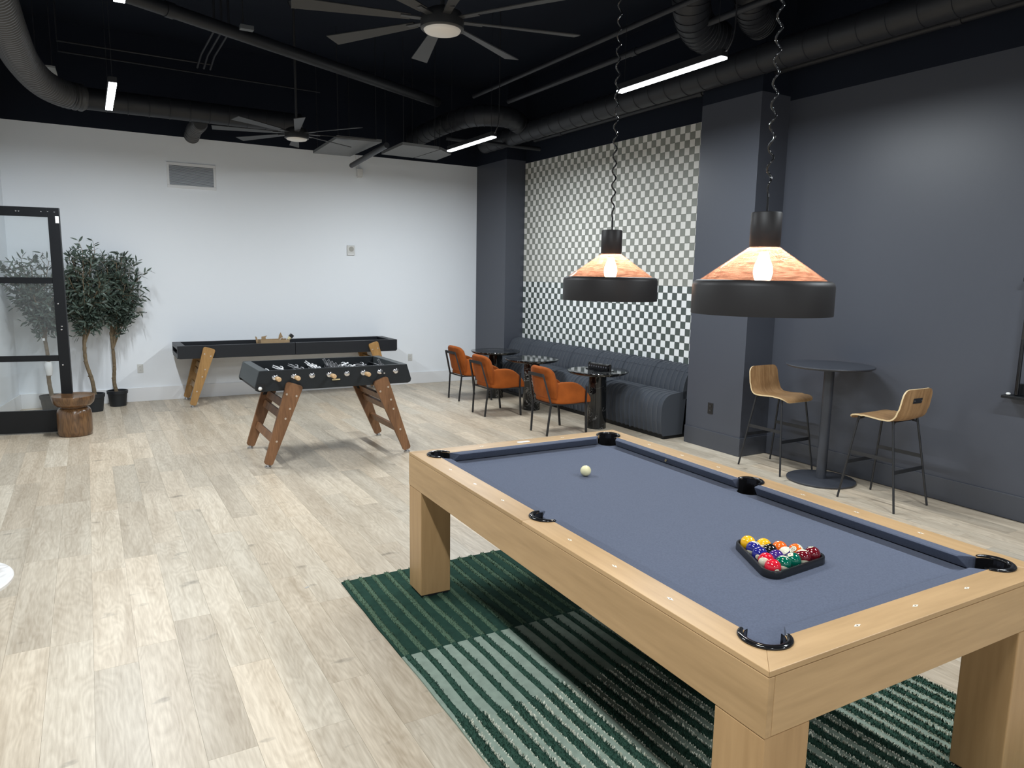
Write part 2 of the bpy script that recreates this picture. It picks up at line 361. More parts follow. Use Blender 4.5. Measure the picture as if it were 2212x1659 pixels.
w3 = struct('wall_left', G().box(XL - .15, XL, YF, YB, -.1, ZW), WHITE_PAINT, 'white side wall of the room beyond the left edge')
G().box(XL - .15, XL, YF, YB, ZW, ZD).build('upper_band', BLACK_PAINT, w3)
struct('wall_front', G().box(XL - .15, XR + .15, YF - .15, YF, -.1, ZD), WHITE_PAINT, 'white wall behind the photographer')
struct('ceiling', G().box(XL - .15, XR + .15, YF - .15, YB + .15, ZD, ZD + .1), BLACK_PAINT, 'black painted open deck above ducts and pipes')
def column(x0, y0, y1, label):
    c = struct('column', G().box(x0, XR, y0, y1, 0, 3.54), CHAR_PAINT, label)
    G().box(x0, XR, y0, y1, 3.54, ZD).build('upper_band', BLACK_PAINT, c)
    return c
CY0, CY1 = 4.949, 5.72
column(5.6, CY0, CY1, 'charcoal square column between the bar table and the checkered tiles')
column(5.66, 9.87, YB, 'charcoal square column in the corner beside the white wall')
BBH, BBT = .19, .014
struct('baseboard_back', G().box(-.815, 5.66, YB - BBT, YB, 0, BBH), WHITE_TRIM, 'tall white baseboard under the white end wall', bevel=.003)
struct('baseboard_left', G().prism([(-.8155, YB - BBT - .0005), (-1.019, 9.5), (-1.005, 9.5), (-.8015, YB - BBT - .0005)], 0, BBH), WHITE_TRIM, 'white baseboard seen through the glass door', bevel=.003)
struct('baseboard_right', G().box(XR - BBT, XR, YF, CY0, 0, BBH), CHAR_TRIM, 'tall charcoal baseboard under the charcoal wall', bevel=.003)
g = G().box(5.6 - BBT, 5.6, CY0 - BBT, CY1, 0, BBH).box(5.6, XR - BBT, CY0 - BBT, CY0, 0, BBH)
struct('baseboard_column', g, CHAR_TRIM, 'charcoal baseboard wrapped around the near column', bevel=.003)
struct('baseboard_corner', G().box(5.66 - BBT, 5.66, 9.87, YB - BBT, 0, BBH), CHAR_TRIM, 'charcoal baseboard on the corner column', bevel=.003)

# checkered tiles (children of the long wall)
TZ, TY, ZT0, YT0 = .0822, .0812, 3.497, 9.862
G().box(XR - .003, XR + .001, CY1, 9.87, .40, 3.5).build('grout_bed', GROUT, wr)
rt = random.Random(11); tiles = []
ncol = int((YT0 - CY1) / TY) + 1; nrow = 37
for c in range(ncol):
    for r in range(nrow):
        y1 = YT0 - c * TY; y0 = max(y1 - TY, CY1); z1 = ZT0 - r * TZ
        if y1 - y0 < .01: continue
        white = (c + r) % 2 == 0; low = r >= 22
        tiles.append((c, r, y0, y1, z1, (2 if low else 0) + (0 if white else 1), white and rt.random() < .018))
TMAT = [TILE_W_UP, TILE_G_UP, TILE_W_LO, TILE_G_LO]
def tile_key(t):
    seen = t[2] > 6.09 and t[4] > .80
    return (0 if seen else 1, Vector((6, t[2], t[4] - 1.78)).length)
tiles.sort(key=tile_key)
tme = [G().box(-.010, -.002, -TY / 2 + .0018, TY / 2 - .0018, -TZ / 2 + .0018, TZ / 2 - .0018).mesh('tile', mm) for mm in TMAT]
grooved = G()
for k in range(6):
    a = -TZ / 2 + .0018 + k * (TZ - .0036) / 6; grooved.box(-.010, -.002, -TY / 2 + .0018, TY / 2 - .0018, a, a + (TZ - .0036) / 6 - .004)
grooved.box(-.007, -.002, -TY / 2 + .0018, TY / 2 - .0018, -TZ / 2 + .0018, TZ / 2 - .0018)
gme = [grooved.mesh('tile', TILE_W_UP), None, grooved.mesh('tile', TILE_W_LO)]
far = G()
for n, (c, r, y0, y1, z1, k, gro) in enumerate(tiles):
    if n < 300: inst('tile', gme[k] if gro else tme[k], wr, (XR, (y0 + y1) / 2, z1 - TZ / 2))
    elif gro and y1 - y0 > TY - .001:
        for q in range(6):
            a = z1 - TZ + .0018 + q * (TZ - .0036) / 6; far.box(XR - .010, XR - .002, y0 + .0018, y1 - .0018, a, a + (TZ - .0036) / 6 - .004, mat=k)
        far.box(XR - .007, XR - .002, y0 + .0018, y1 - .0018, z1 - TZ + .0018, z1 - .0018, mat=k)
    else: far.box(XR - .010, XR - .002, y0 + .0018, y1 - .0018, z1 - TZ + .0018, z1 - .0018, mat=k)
tag(far.build('farther_tiles', TMAT, wr), kind='stuff')

# ------------------------------------------------------------------ pool table
TXO, TYO, TROT, W, LT = 1.4295, 1.1181, -.02405, 1.404, 2.527
RZ0, RZ1, RW = .782, .800, .113
pt = thing('pool_table', 'honey maple pool table with grey-blue cloth and black pockets', 'pool table', (TXO, TYO, 0), TROT)
PC, PR, SPX, SPR, LM = .135, .058, .118, .055, LT / 2
def arc(c, r, a, b, n=12): return [(c[0] + r * math.cos(math.radians(a + (b - a) * k / n)), c[1] + r * math.sin(math.radians(a + (b - a) * k / n))) for k in range(n + 1)]
a_end = math.degrees(math.acos((RW - PC) / PR)); s_end = 180 + math.degrees(math.acos((SPX - RW) / SPR))
side = [(.0004, 0.0006)] + arc((PC, PC), PR, 225, a_end) + arc((SPX, LM), SPR, 360 - (180 - (s_end - 180)) if False else s_end, 180, 8)
side = [p if p[1] < LM - .0005 else (p[0], LM - .0005) for p in side] + [(.0004, LM - .0005)]
b_end = 360 - math.degrees(math.acos(0)) if False else 0
th = math.degrees(math.asin((RW - PC) / PR))       # angle where y = RW on the corner circle
end = [(.0006, .0004), (W - .0006, .0004)] + [(W - x, y) for x, y in arc((PC, PC), PR, 225, 360 + th)] + list(reversed(arc((PC, PC), PR, 225, 360 + th)))
def mir(poly, mx=False, my=False): return [((W - x) if mx else x, (LT - y) if my else y) for x, y in poly]
for mx, my in ((0, 0), (0, 1), (1, 0), (1, 1)):
    G().prism(mir(side, mx, my), RZ0 + .0015, RZ1).build('rail', MAPLE, pt, bevel=.0015)
for my in (0, 1):
    G().prism(mir(end, 0, my), RZ0 + .0015, RZ1).build('rail', MAPLE_X, pt, bevel=.0015)
# cushions
prof = [(RW - .004, .7995), (.151, .7985), (.1585, .7945), (.130, .7530), (RW - .004, .7485)]
def cushion(mapf, a0, a1, c0, c1):
    """a: along coordinate at back, c: at the nose"""
    rows = []
    for e, f in ((a0, c0), (a1, c1)):
        rows.append([mapf(x, e + (f - e) * min(max((x - RW) / .045, 0), 1.), z) for x, z in prof])
    mid = [[tuple(rows[0][k][q] * (1 - t) + rows[1][k][q] * t for q in range(3)) for k in range(5)] for t in (0, .02, .98, 1)]
    gg = G().grid(mid, closed_u=True); n = len(gg.v)
    gg.f += [(0, 1, 2, 3, 4), tuple(range(n - 5, n))]; gg.mi += [0, 0]
    gg.build('cushion', CLOTH_RAIL, pt, bevel=.002)
bk = PC + PR * math.sin(math.radians(a_end)) + .004; sk = LM - SPR - .004
for mx in (0, 1):
    for my in (0, 1):
        cushion(lambda x, y, z, mx=mx, my=my: ((W - x) if mx else x, (LT - y) if my else y, z), bk, sk, bk + .048, sk - .012)
for my in (0, 1):
    cushion(lambda x, y, z, my=my: (y, (LT - x) if my else x, z), bk, W - bk, bk + .048, W - bk - .048)
# bed with six bites
e = .10; q1 = 180 - math.degrees(math.acos((PC - e) / PR)); q2 = math.degrees(math.asin((e - PC) / PR)); sq = math.degrees(math.acos((e - SPX) / SPR))
cor = arc((PC, PC), PR, q1, q2, 14); sid = arc((SPX, LM), SPR, sq, -sq, 12)
bed = list(cor) + list(reversed(mir(cor, 1, 0))) + list(reversed(mir(sid, 1, 0))) + list(mir(cor, 1, 1)) + list(reversed(mir(cor, 0, 1))) + list(sid)
G().prism(bed, .713, .748).build('bed_cloth', CLOTH, pt)
G().box(.03, W - .03, .03, LT - .03, .64, .70).build('slate_frame', M('dark_underside', (.05, .035, .022), .7), pt)
# apron boards, legs
for x0 in (0, W - .024): G().box(x0, x0 + .024, 0, LT, .613, RZ0).build('apron', MAPLE, pt, bevel=.002)
for y0 in (0.0005, LT - .0245): G().box(.0245, W - .0245, y0, y0 + .024, .613, RZ0).build('apron', MAPLE_X, pt, bevel=.002)
LG = .175
lme = G().box(-LG / 2, LG / 2, -LG / 2, LG / 2, .022, .612).mesh('leg', MAPLE_Z)
for x in (LG / 2 + .001, W - LG / 2 - .001):
    for y in (LG / 2 + .001, LT - LG / 2 - .001):
        lo = inst('leg', lme, pt, (x, y, 0), bevel=.004)
        G().box(-LG / 2 + .008, LG / 2 - .008, -LG / 2 + .008, LG / 2 - .008, .010, .022).build('foot_plate', BLACK_METAL, lo)
# pockets
def pocket(c, a, span, ringr, holer):
    p0 = G()
    for z0, z1, sp in ((.62, .745, 180), (.745, .799, min(span + 14, 126))):
        n = 20
        for k in range(n):
            t0 = math.radians(a - sp + 2 * sp * k / n); t1 = math.radians(a - sp + 2 * sp * (k + 1) / n)
            vs = [(c[0] + r * math.cos(t), c[1] + r * math.sin(t), z) for z in (z0, z1) for t in (t0, t1) for r in (holer - .003, holer - .0005)]
            p0.add(vs, [(0, 2, 6, 4), (1, 5, 7, 3), (0, 4, 5, 1), (2, 3, 7, 6), (4, 6, 7, 5), (0, 1, 3, 2)])
    p0.cyl((c[0], c[1], 0), holer - .003, .61, .62, 20)
    po = p0.build('pocket', BLACK_GLOSS, pt, smooth=40)
    n = 26; path = []
    for k in range(n + 1):
        t = math.radians(a - span + 2 * span * k / n); path.append((c[0] + ringr * math.cos(t), c[1] + ringr * math.sin(t), RZ1 + .002))
    sec = [(math.cos(2 * PI * k / 12) * 1.25, math.sin(2 * PI * k / 12) * .9) for k in range(12)]
    rad = [.009 * (math.sin(PI * min(max((k + .6) / (n + 1.2), 0), 1)) ** .22) for k in range(n + 1)]
    G().tube(path, rad, sec=sec).build('pocket_rim', BLACK_GLOSS, po, smooth=60)
for (x, y, a) in ((PC, PC, 225), (W - PC, PC, 315), (PC, LT - PC, 135), (W - PC, LT - PC, 45)): pocket((x, y), a, 112, PR + .009, PR)
pocket((SPX, LM), 180, 92, SPR + .008, SPR); pocket((W - SPX, LM), 0, 92, SPR + .008, SPR)
# sights
PEARL = M('pearl_inlay', (.80, .74, .62), .3); DOT = M('sight_dot', (.10, .08, .06), .4)
sg = G().prism([(-.015, 0), (0, -.0065), (.015, 0), (0, .0065)], 0, .0008, mat=0).cyl((0, 0, 0), .0028, .0007, .0011, 10, mat=1)
sme = sg.mesh('sight', [PEARL, DOT])
for y in (.437, .72, .997): 
    for yy in (y, LT - y):
        for xx in (.057, W - .057): inst('sight', sme, pt, (xx, yy, RZ1 + .0002), (0, 0, PI / 2))
for x in (-.277, 0, .277):
    inst('sight', sme, pt, (W / 2 + x, .057, RZ1 + .0002))
    if x: inst('sight', sme, pt, (W / 2 + x, LT - .057, RZ1 + .0002))
np_ = G().prism(rrect(-.042, .042, -.015, .015, .014), 0, .0015).build('name_plate', M('plate_silver', (.8, .8, .8), .25), pt, loc=(W / 2, LT - .06, RZ1 + .0002))
G().cyl((0, 0, 0), .008, 0, .002, 14).build('screw_cap', M('brass_cap', (.25, .2, .12), .35, metal=1), pt, loc=(W - .1535, 1.83, .776), rot=(0, -1.2, 0))

# cue ball
CT, ST = math.cos(TROT), math.sin(TROT)
def TW_(x, y, z): return (TXO + x * CT - y * ST, TYO + x * ST + y * CT, z)
BR = .0286
BALLC = {'white': (.72, .68, .42), 'yellow': (.85, .45, .012), 'blue': (.018, .02, .20), 'red': (.62, .012, .03), 'purple': (.05, .02, .17),
         'orange': (.82, .14, .015), 'green': (.0, .105, .065), 'maroon': (.13, .006, .012), 'black': (.008, .008, .009), 'ivory': (.78, .74, .56)}
def bmat(n): return M('ball_' + n, BALLC[n], .05, spec=.6, coat=.5)
tag(G().sphere((0, 0, 0), BR, 28, 18).build('cue_ball', bmat('white'), smooth=180, loc=TW_(.719, 1.844, .7483 + BR)), 'ivory cue ball alone on the far half of the cloth', 'ball')
# rack and fifteen balls
Yc, Mc, Rc = Vector((.690, .711)), Vector((.822, .517)), Vector((.594, .516))
cen = (Yc + Mc + Rc) / 3; e1 = (Mc - Yc).normalized(); e2 = Vector((e1.y, -e1.x)) if (Rc - Yc).dot(Vector((e1.y, -e1.x))) > 0 else Vector((-e1.y, e1.x))
PIT = 2 * BR + .0003; sideL = 4 * PIT; hh = sideL * math.sqrt(3) / 2
A0 = cen - e1 * sideL / 2 - e2 * hh / 3; B0 = A0 + e1 * sideL; C0 = A0 + e1 * sideL / 2 + e2 * hh
def rtri(rho, n=8):
    out = []; P = [A0, B0, C0]
    if (B0 - A0).cross(C0 - A0) < 0: P = [A0, C0, B0]
    for i in range(3):
        p, pr, nx = P[i], P[i - 1], P[(i + 1) % 3]
        d0 = (p - pr).normalized(); d1 = (nx - p).normalized(); n0 = Vector((d0.y, -d0.x)); n1 = Vector((d1.y, -d1.x))
        t0 = math.atan2(n0.y, n0.x); t1 = math.atan2(n1.y, n1.x)
        while t1 < t0: t1 += 2 * PI
        for k in range(n + 1): t = t0 + (t1 - t0) * k / n; out.append((p.x + rho * math.cos(t), p.y + rho * math.sin(t)))
    return out
rk = G(); loops = [(BR + .0035, .7485), (BR + .0150, .7485), (BR + .0160, .753), (BR + .0150, .774), (BR + .0130, .777), (BR + .0070, .777), (BR + .0040, .772)]
rings = [[(*TW_(x, y, z),) for x, y in rtri(r)] for r, z in loops]; rings.append(rings[0])
rk.grid(rings, closed_u=True)
tag(rk.build('ball_rack', BLACK_PLASTIC, smooth=40), 'black plastic triangle rack around the balls', 'rack')
order = [(0, 0, 'yellow', 0, 1), (1, 0, 'yellow', 1, 9), (2, 0, 'orange', 0, 5), (3, 0, 'orange', 1, 13), (4, 0, 'maroon', 0, 7),
         (0, 1, 'blue', 1, 10), (1, 1, 'black', 0, 8), (2, 1, 'purple', 1, 12), (3, 1, 'maroon', 1, 15),
         (0, 2, 'blue', 0, 2), (1, 2, 'purple', 0, 4), (2, 2, 'green', 0, 6), (0, 3, 'red', 1, 11), (1, 3, 'green', 1, 14), (0, 4, 'red', 0, 3)]
WHERE = {1: 'in the far corner of the rack', 9: 'between the solid yellow and solid orange balls', 5: 'in the middle of the long far row', 13: 'between the solid orange and solid maroon balls',
         7: 'in the right corner of the rack', 10: 'beside the solid yellow ball', 8: 'in the second row of the rack', 12: 'in the middle of the rack', 15: 'beside the solid maroon ball',
         2: 'touching the left side of the rack', 4: 'in the heart of the rack', 6: 'between the purple and maroon balls', 11: 'behind the solid red ball', 14: 'beside the solid red ball', 3: 'in the near corner of the rack'}
# orientation of stripe axis and of the number disc (direction in world space)
AX = {9: (.3, .3, .2), 13: (.75, -.3, .5), 10: (.55, .1, .75), 12: (.5, -.2, -.75), 15: (.4, .5, .9), 11: (.8, .35, .2), 14: (.55, .35, .75)}
NUM = {2: (-.80, -.42, -.05), 3: (-.30, -.85, -.22), 10: (.35, -.30, .75), 13: (-.72, -.2, .55), 12: (.10, -.55, .55), 6: (-.45, .1, .80), 7: (-.1, .25, .9), 11: (.9, .1, -.1), 14: (.9, .1, -.1)}
def text_mesh(s, size):
    cu = bpy.data.curves.new('t', 'FONT'); cu.body = s; cu.size = size; cu.align_x = 'CENTER'; cu.align_y = 'CENTER'; cu.extrude = .0001
    o = bpy.data.objects.new('t', cu); COL.objects.link(o); dg = bpy.context.evaluated_depsgraph_get()
    me = bpy.data.meshes.new_from_object(o.evaluated_get(dg)); bpy.data.objects.remove(o); bpy.data.curves.remove(cu); return me
def wrap(me, r):
    for v in me.vertices:
        h = r + v.co.z; d = Vector((v.co.x, v.co.y, math.sqrt(max(r * r - v.co.x ** 2 - v.co.y ** 2, 0)))).normalized(); v.co = d * h
INK = M('ball_ink', (.01, .01, .012), .15)
for i, j, cn, striped, num in order:
    p = A0 + e1 * PIT * (i + j / 2) + e2 * (PIT * j * math.sqrt(3) / 2)
    gb = G(); RG, SG = 24, 32
    gb.sphere((0, 0, 0), BR, SG, RG)
    if striped:
        for k in range(len(gb.f)):
            zc = sum(gb.v[q][2] for q in gb.f[k]) / len(gb.f[k]); gb.mi[k] = 1 if abs(zc) > BR * .60 else 0
    ax = Vector(AX.get(num, (0, 0, 1))).normalized(); rotm = ax.to_track_quat('Z', 'Y').to_matrix().to_4x4()
    gb.v = [tuple(rotm @ Vector(v)) for v in gb.v]
    o = gb.build('billiard_ball', [bmat(cn), bmat('ivory')], smooth=180, loc=TW_(p.x, p.y, .748 + BR + .0001))
    tag(o, ('%s %s billiard ball %s' % ('ivory and ' + cn + ' striped' if striped else 'solid', '' if striped else cn, WHERE[num])).replace('  ', ' '), 'ball', 'billiard balls in the triangle rack')
    if num in NUM:
        d = Vector(NUM[num]).normalized(); qm = d.to_track_quat('Z', 'Y').to_matrix()
        # keep the figure upright
        up = Vector((0, 0, 1)) - d * d.z; y = up.normalized(); x = y.cross(d); qm = Matrix((x, y, d)).transposed().to_4x4()
        disc = G(); prof = [(BR * math.sin(a), BR * math.cos(a) + .00012) for a in (0.0001, .12, .24, .34, .40)]
        disc.lathe(prof, 20, cap=False); disc.v = [tuple(qm @ Vector(v)) for v in disc.v]
        dd = disc.build('number_disc', bmat('ivory'), o, smooth=180)
        me = text_mesh(str(num), .0125); wrap(me, BR + .0004); me.transform(qm); me.materials.clear(); me.materials.append(INK)
        inst('number', me, dd)
        rg_ = G().lathe([(BR * math.sin(a) + .0002, BR * math.cos(a) + .0003) for a in (.36, .40)], 20, cap=False); rg_.v = [tuple(qm @ Vector(v)) for v in rg_.v]
        rg_.build('number_ring', INK, dd, smooth=180)

# ------------------------------------------------------------------ rug
RX0, RX1, RY0, RY1, B1, B2 = 1.165, 3.16, .86, 3.885, 2.945, 2.37
GREEN_D = M('rug_forest_weave', (.018, .048, .035), .95, spec=.1, noise=(25, .15), bump=(500, .6))
SAGE = M('rug_sage_weave', (.26, .32, .262), .95, spec=.1, noise=(25, .10), bump=(500, .6))
PILE_L = M('rug_pile_moss', (.080, .130, .085), .95, spec=.1)
PILE_D = M('rug_pile_forest', (.030, .070, .050), .95, spec=.1)
PILE_C = M('rug_pile_cream', (.80, .80, .68), .95, spec=.1)
rug = thing('area_rug', 'striped green shag rug under the pool table', 'rug', (RX0, RY0, 0))
rr = random.Random(5); DX, DY = RX1 - RX0, RY1 - RY0
gw = G(); ny = 60
def edge(t): return .0025 * math.sin(t * 4.3) + .001 * math.sin(t * 17 + 1)
for y0, y1, mi in ((0, B1 - RY0, 1), (B1 - RY0, DY, 0)):
    n = 40; rows = []
    for z in (.0005, .008):
        rows.append([(edge(y0 + (y1 - y0) * k / n), y0 + (y1 - y0) * k / n, z) for k in range(n + 1)])
    rows2 = [[(DX + edge(y0 + (y1 - y0) * k / n + 4), y0 + (y1 - y0) * k / n, z) for k in range(n + 1)] for z in (.008, .0005)]
    gw.grid([rows[0], rows[1], rows2[0], rows2[1], rows[0]], mat=mi)
    for q in (0, n): gw.add([rows[0][q], rows[1][q], rows2[0][q], rows2[1][q]], [(0, 1, 2, 3)], mi)
gw.build('flat_weave', [GREEN_D, SAGE], rug)
NS = 25; SPX_ = (DX - .06) / (NS - 1)
pl, pd, pc = G(), G(), G()
def tuft(gg, x, y, h, lean, wd):
    a = rr.uniform(0, PI); dx, dy = wd / 2 * math.cos(a), wd / 2 * math.sin(a); lx, ly = rr.uniform(-lean, lean), rr.uniform(-lean, lean)
    gg.add([(x - dx, y - dy, .007), (x + dx, y + dy, .007), (x + dx * .7 + lx, y + dy * .7 + ly, .007 + h), (x - dx * .7 + lx, y - dy * .7 + ly, .007 + h)], [(0, 1, 2, 3)])
for i in range(NS):
    xc = .03 + i * SPX_; wob = rr.uniform(0, 6); st = rr.uniform(-.03, .03)
    def cx(y): return xc + .003 * math.sin(y * 6 + wob) + edge(y) * (1 - xc / DX)
    b1, b2 = B1 - RY0, B2 - RY0 + st
    for y0, y1, gg, hw, h in ((0, b2, pd, .0205, .016), (b2, b1, pd, .0155, .012), (b1, DY, pl, .0150, .013)):
        # low ridge under the tufts
        n = 24
        gg.grid([[(cx(y0 + (y1 - y0) * k / n) + u * hw, y0 + (y1 - y0) * k / n, .0075 + v * h * .55) for k in range(n + 1)] for u, v in ((-1, 0), (-.6, .8), (0, 1), (.6, .8), (1, 0))])
    y = 0.
    while y < DY:
        if y < b2:
            for _ in range(9): yy = y + rr.uniform(0, .01); tuft(pd, cx(yy) + rr.uniform(-.020, .020), yy, rr.uniform(.009, .017), .007, .0045)
            for _ in range(2): yy = y + rr.uniform(0, .01); tuft(pc, cx(yy) - .0225 + rr.gauss(0, .0012), yy, rr.uniform(.004, .009), .003, .006)
            for _ in range(4): yy = y + rr.uniform(0, .01); tuft(pc, cx(yy) + .0235 + rr.gauss(0, .003), yy, rr.uniform(.007, .014), .006, .006)
        elif y < b1:
            for _ in range(7): yy = y + rr.uniform(0, .01); tuft(pd, cx(yy) + rr.uniform(-.0155, .0155), yy, rr.uniform(.005, .011), .005, .0045)
        else:
            for _ in range(8): yy = y + rr.uniform(0, .01); tuft(pl, cx(yy) + rr.uniform(-.0155, .0155), yy, rr.uniform(.005, .0115), .005, .0045)
        y += .01
for gg, mm, nm in ((pl, PILE_L, 'moss_pile'), (pd, PILE_D, 'forest_pile'), (pc, PILE_C, 'cream_fringe')): tag(gg.build(nm, mm, rug, fix=False), kind='stuff')
# ------------------------------------------------------------------ glass door leaf
dang = math.atan2(9.225 - 9.079, -.896 + .202)
door = thing('door', 'black framed glass door leaf standing open in front of the olive trees', None, (-.202, 9.079, 0), dang, kind='structure')
DW, DT = .96, .044
def dbox(name, x0, x1, z0, z1, mt=BLACK_SATIN, t=DT, bevel=.002): return G().box(x0, x1, -t / 2, t / 2, z0, z1).build(name, mt, door, bevel=bevel)
st_ = dbox('stile', 0, .105, .012, 2.396); dbox('stile', DW - .105, DW, .012, 2.396)
tr_ = dbox('top_rail', .106, DW - .106, 2.300, 2.396); br_ = dbox('bottom_rail', .106, DW - .106, .012, .252)
dbox('glazing_bar', .106, DW - .106, 1.609, 1.672, t=.034); dbox('glazing_bar', .106, DW - .106, .785, .846, t=.034)
for z0, z1 in ((.253, .784), (.847, 1.608), (1.673, 2.299)): dbox('glass_pane', .106, DW - .106, z0, z1, DOOR_GLASS, .008, None)
# camera side of the leaf is its local +y side
for x, z in ((.04, 2.355), (.10, 2.358), (.16, 2.355), (.36, 2.352), (.385, 2.352)):
    par = st_ if x < .105 else tr_
    G().lathe([(.0001, 0), (.008, 0), (.007, .004), (.0001, .005)], 12).build('screw_head', CHROME, par, loc=(x, DT / 2, z), rot=(-PI / 2, 0, 0))
for x, z in ((.07, 1.40), (.05, 1.16), (.055, 1.125), (.068, .745)):
    G().lathe([(.0001, 0), (.010, 0), (.008, .004), (.0001, .006)], 12).build('screw_head', CHROME, st_, loc=(x, DT / 2, z), rot=(-PI / 2, 0, 0))
G().box(.004, .036, DT / 2, DT / 2 + .001, 2.24, 2.31).build('paper_label', PAPER, st_)

# ------------------------------------------------------------------ turned wooden stool
stl = thing('drum_stool', 'turned wooden drum stool beside the glass door', 'stool', (-.198, 8.925, 0))
G().lathe([(.152, 0.001), (.160, .008), (.165, .05), (.166, .16), (.164, .24), (.158, .27), (.145, .292), (.125, .302)], 48).build('base', TURNED, stl, smooth=60)
G().lathe([(.120, .302), (.122, .312), (.160, .322), (.190, .352), (.203, .395), (.205, .425), (.202, .432), (.17, .428), (.001, .424)], 48).build('seat', TURNED, stl, smooth=50)

# ------------------------------------------------------------------ olive trees
leaf_rng = random.Random(21)
def olive(loc, label, potr, poth, trunk, fork, crown, nb, seed, rz=0):
    rn = random.Random(seed)
    t = thing('olive_tree', label, 'potted tree', loc, rz, 'potted olive trees by the white wall')
    pot = G().lathe([(potr * .78, .001), (potr * .94, poth * .78), (potr * .955, poth * .80), (potr * 1.0, poth * .80), (potr * 1.03, poth * .99), (potr * 1.0, poth), (potr * .92, poth), (potr * .90, poth * .88)], 32)
    po = pot.build('pot', M('black_pot', (.013, .016, .020), .55), t, smooth=40)
    G().lathe([(.001, poth * .90), (potr * .91, poth * .89)], 24).build('soil', SOIL, po)
    path = smooth_path(trunk, 6); n = len(path)
    rad = [.025 - .006 * k / n + .0015 * math.sin(k * 2.7 + seed * 3) for k in range(n)]
    tk = G().tube(path, rad, 10)
    for z in (.3, .5, .66):
        q = path[min(int(z / trunk[-1][2] * n), n - 1)]; a = rn.uniform(0, 6.28)
        tk.tube([q, q + Vector((.035 * math.cos(a), .035 * math.sin(a), .012))], [.012, .006], 6)
    tk.build('trunk', BARK, t, smooth=60)
    br = G(); lf = G(); top = path[-1]
    cx, cy, cz, rx, ry, rzc = crown
    def leaf(p, d, L, wd):
        d = d.normalized(); sd = d.cross(Vector((rn.uniform(-1, 1), rn.uniform(-1, 1), rn.uniform(-.3, 1)))).normalized(); up = sd.cross(d)
        q = [p, p + d * L * .3 + sd * wd, p + d * L * .3 - sd * wd, p + d * L * .7 + sd * wd * .9 - up * L * .06, p + d * L * .7 - sd * wd * .9 - up * L * .06, p + d * L - up * L * .16]
        q[0] = p + up * .0; lf.add(q, [(0, 2, 1), (1, 2, 4, 3), (3, 4, 5)])
    starts = [path[int(n * f)] for f in (.70, .86, .95, .999)]
    for b in range(nb):
        a = 2 * PI * b / nb * 1.618 + rn.uniform(-.4, .4); u = rn.uniform(.25, 1.) ** .6; el = rn.uniform(-.75, 1.0) if b > 5 else -.8 + .1 * b
        if b <= 5: u = .8
        u *= (1 + .62 * el) if el < 0 else 1.
        end = Vector((cx + rx * u * math.cos(a) * math.sqrt(max(0, 1 - el * el * .8)), cy + ry * u * math.sin(a) * math.sqrt(max(0, 1 - el * el * .8)), cz + rzc * el))
        s0 = starts[0] if b % 7 == 0 else starts[1 + b % 3]
        mid = s0.lerp(end, .45); mid = mid + Vector(((cx - mid.x) * .35, (cy - mid.y) * .35, .02))
        pth = smooth_path([s0, mid, end], 6); br.tube(pth, [.011 - .008 * k / len(pth) for k in range(len(pth))], 5)
        for k in range(5, len(pth)):
            for _ in range(2):
                tip = pth[k] + Vector((rn.gauss(0, .075), rn.gauss(0, .075), rn.uniform(-.03, .13)))
                tw = [pth[k].lerp(tip, q / 3) for q in range(4)]; br.tube(tw, [.003, .0025, .002, .0012], 3, caps=False)
                dirv = (tip - pth[k]).normalized()
                for q in range(6):
                    p = pth[k].lerp(tip, .25 + .75 * q / 5); s_ = 1 if q % 2 else -1
                    sidev = dirv.cross(Vector((rn.uniform(-1, 1), rn.uniform(-1, 1), rn.uniform(-1, 1)))).normalized()
                    leaf(p, dirv * .7 + sidev * s_ * .9 + Vector((0, 0, -.12)), rn.uniform(.065, .105), rn.uniform(.0085, .0125))
    def keep(v):
        x, y, z = v; y = min(y, 10.815 - loc[1]); xw = -.815 - (10.85 - (y + loc[1])) * .152 + .03
        return (max(x, xw - loc[0]), y, z)
    lf.v = [keep(v) for v in lf.v]; br.v = [keep(v) for v in br.v]
    br.build('branches', BARK, t, smooth=60)
    tag(lf.build('foliage', LEAF, t, fix=False), kind='stuff')
    return t, path
olive((.262, 10.62, 0), 'potted olive tree closest to the shuffleboard, narrow crown', .122, .205, [(-.01, 0, .18), (-.03, 0, .33), (-.015, 0, .52), (-.02, 0, .78), (-.03, 0, .97)], 0, (.08, -.05, 1.52, .30, .17, .42), 34, 5)
olive((-.015, 10.33, 0), 'potted olive tree in the middle with the fullest crown, beside the door stile', .130, .225, [(.02, 0, .2), (-.0, 0, .4), (-.05, 0, .62), (-.055, 0, .86), (-.04, 0, 1.0)], 0, (-.0, -.02, 1.52, .27, .22, .49), 34, 9)
tL, pL = olive((-.462, 10.40, 0), 'potted olive tree standing behind the door glass, with a white tag on its trunk', .122, .225, [(.01, 0, .2), (-.01, 0, .42), (.0, 0, .66), (-.01, 0, .84), (-.03, 0, 1.02)], 0, (-.04, -.05, 1.48, .34, .25, .48), 24, 15)
G().tube([Vector((.0, 0, .47)) , Vector((.0, 0, .52)), Vector((-.005, 0, .60)), Vector((.0, 0, .64))], [.032, .042, .045, .032], 8).build('plastic_wrap', PAPER, tL, smooth=60)
G().box(-.040, -.014, -.045, -.043, .90, .93).build('paper_tag', PAPER, tL)

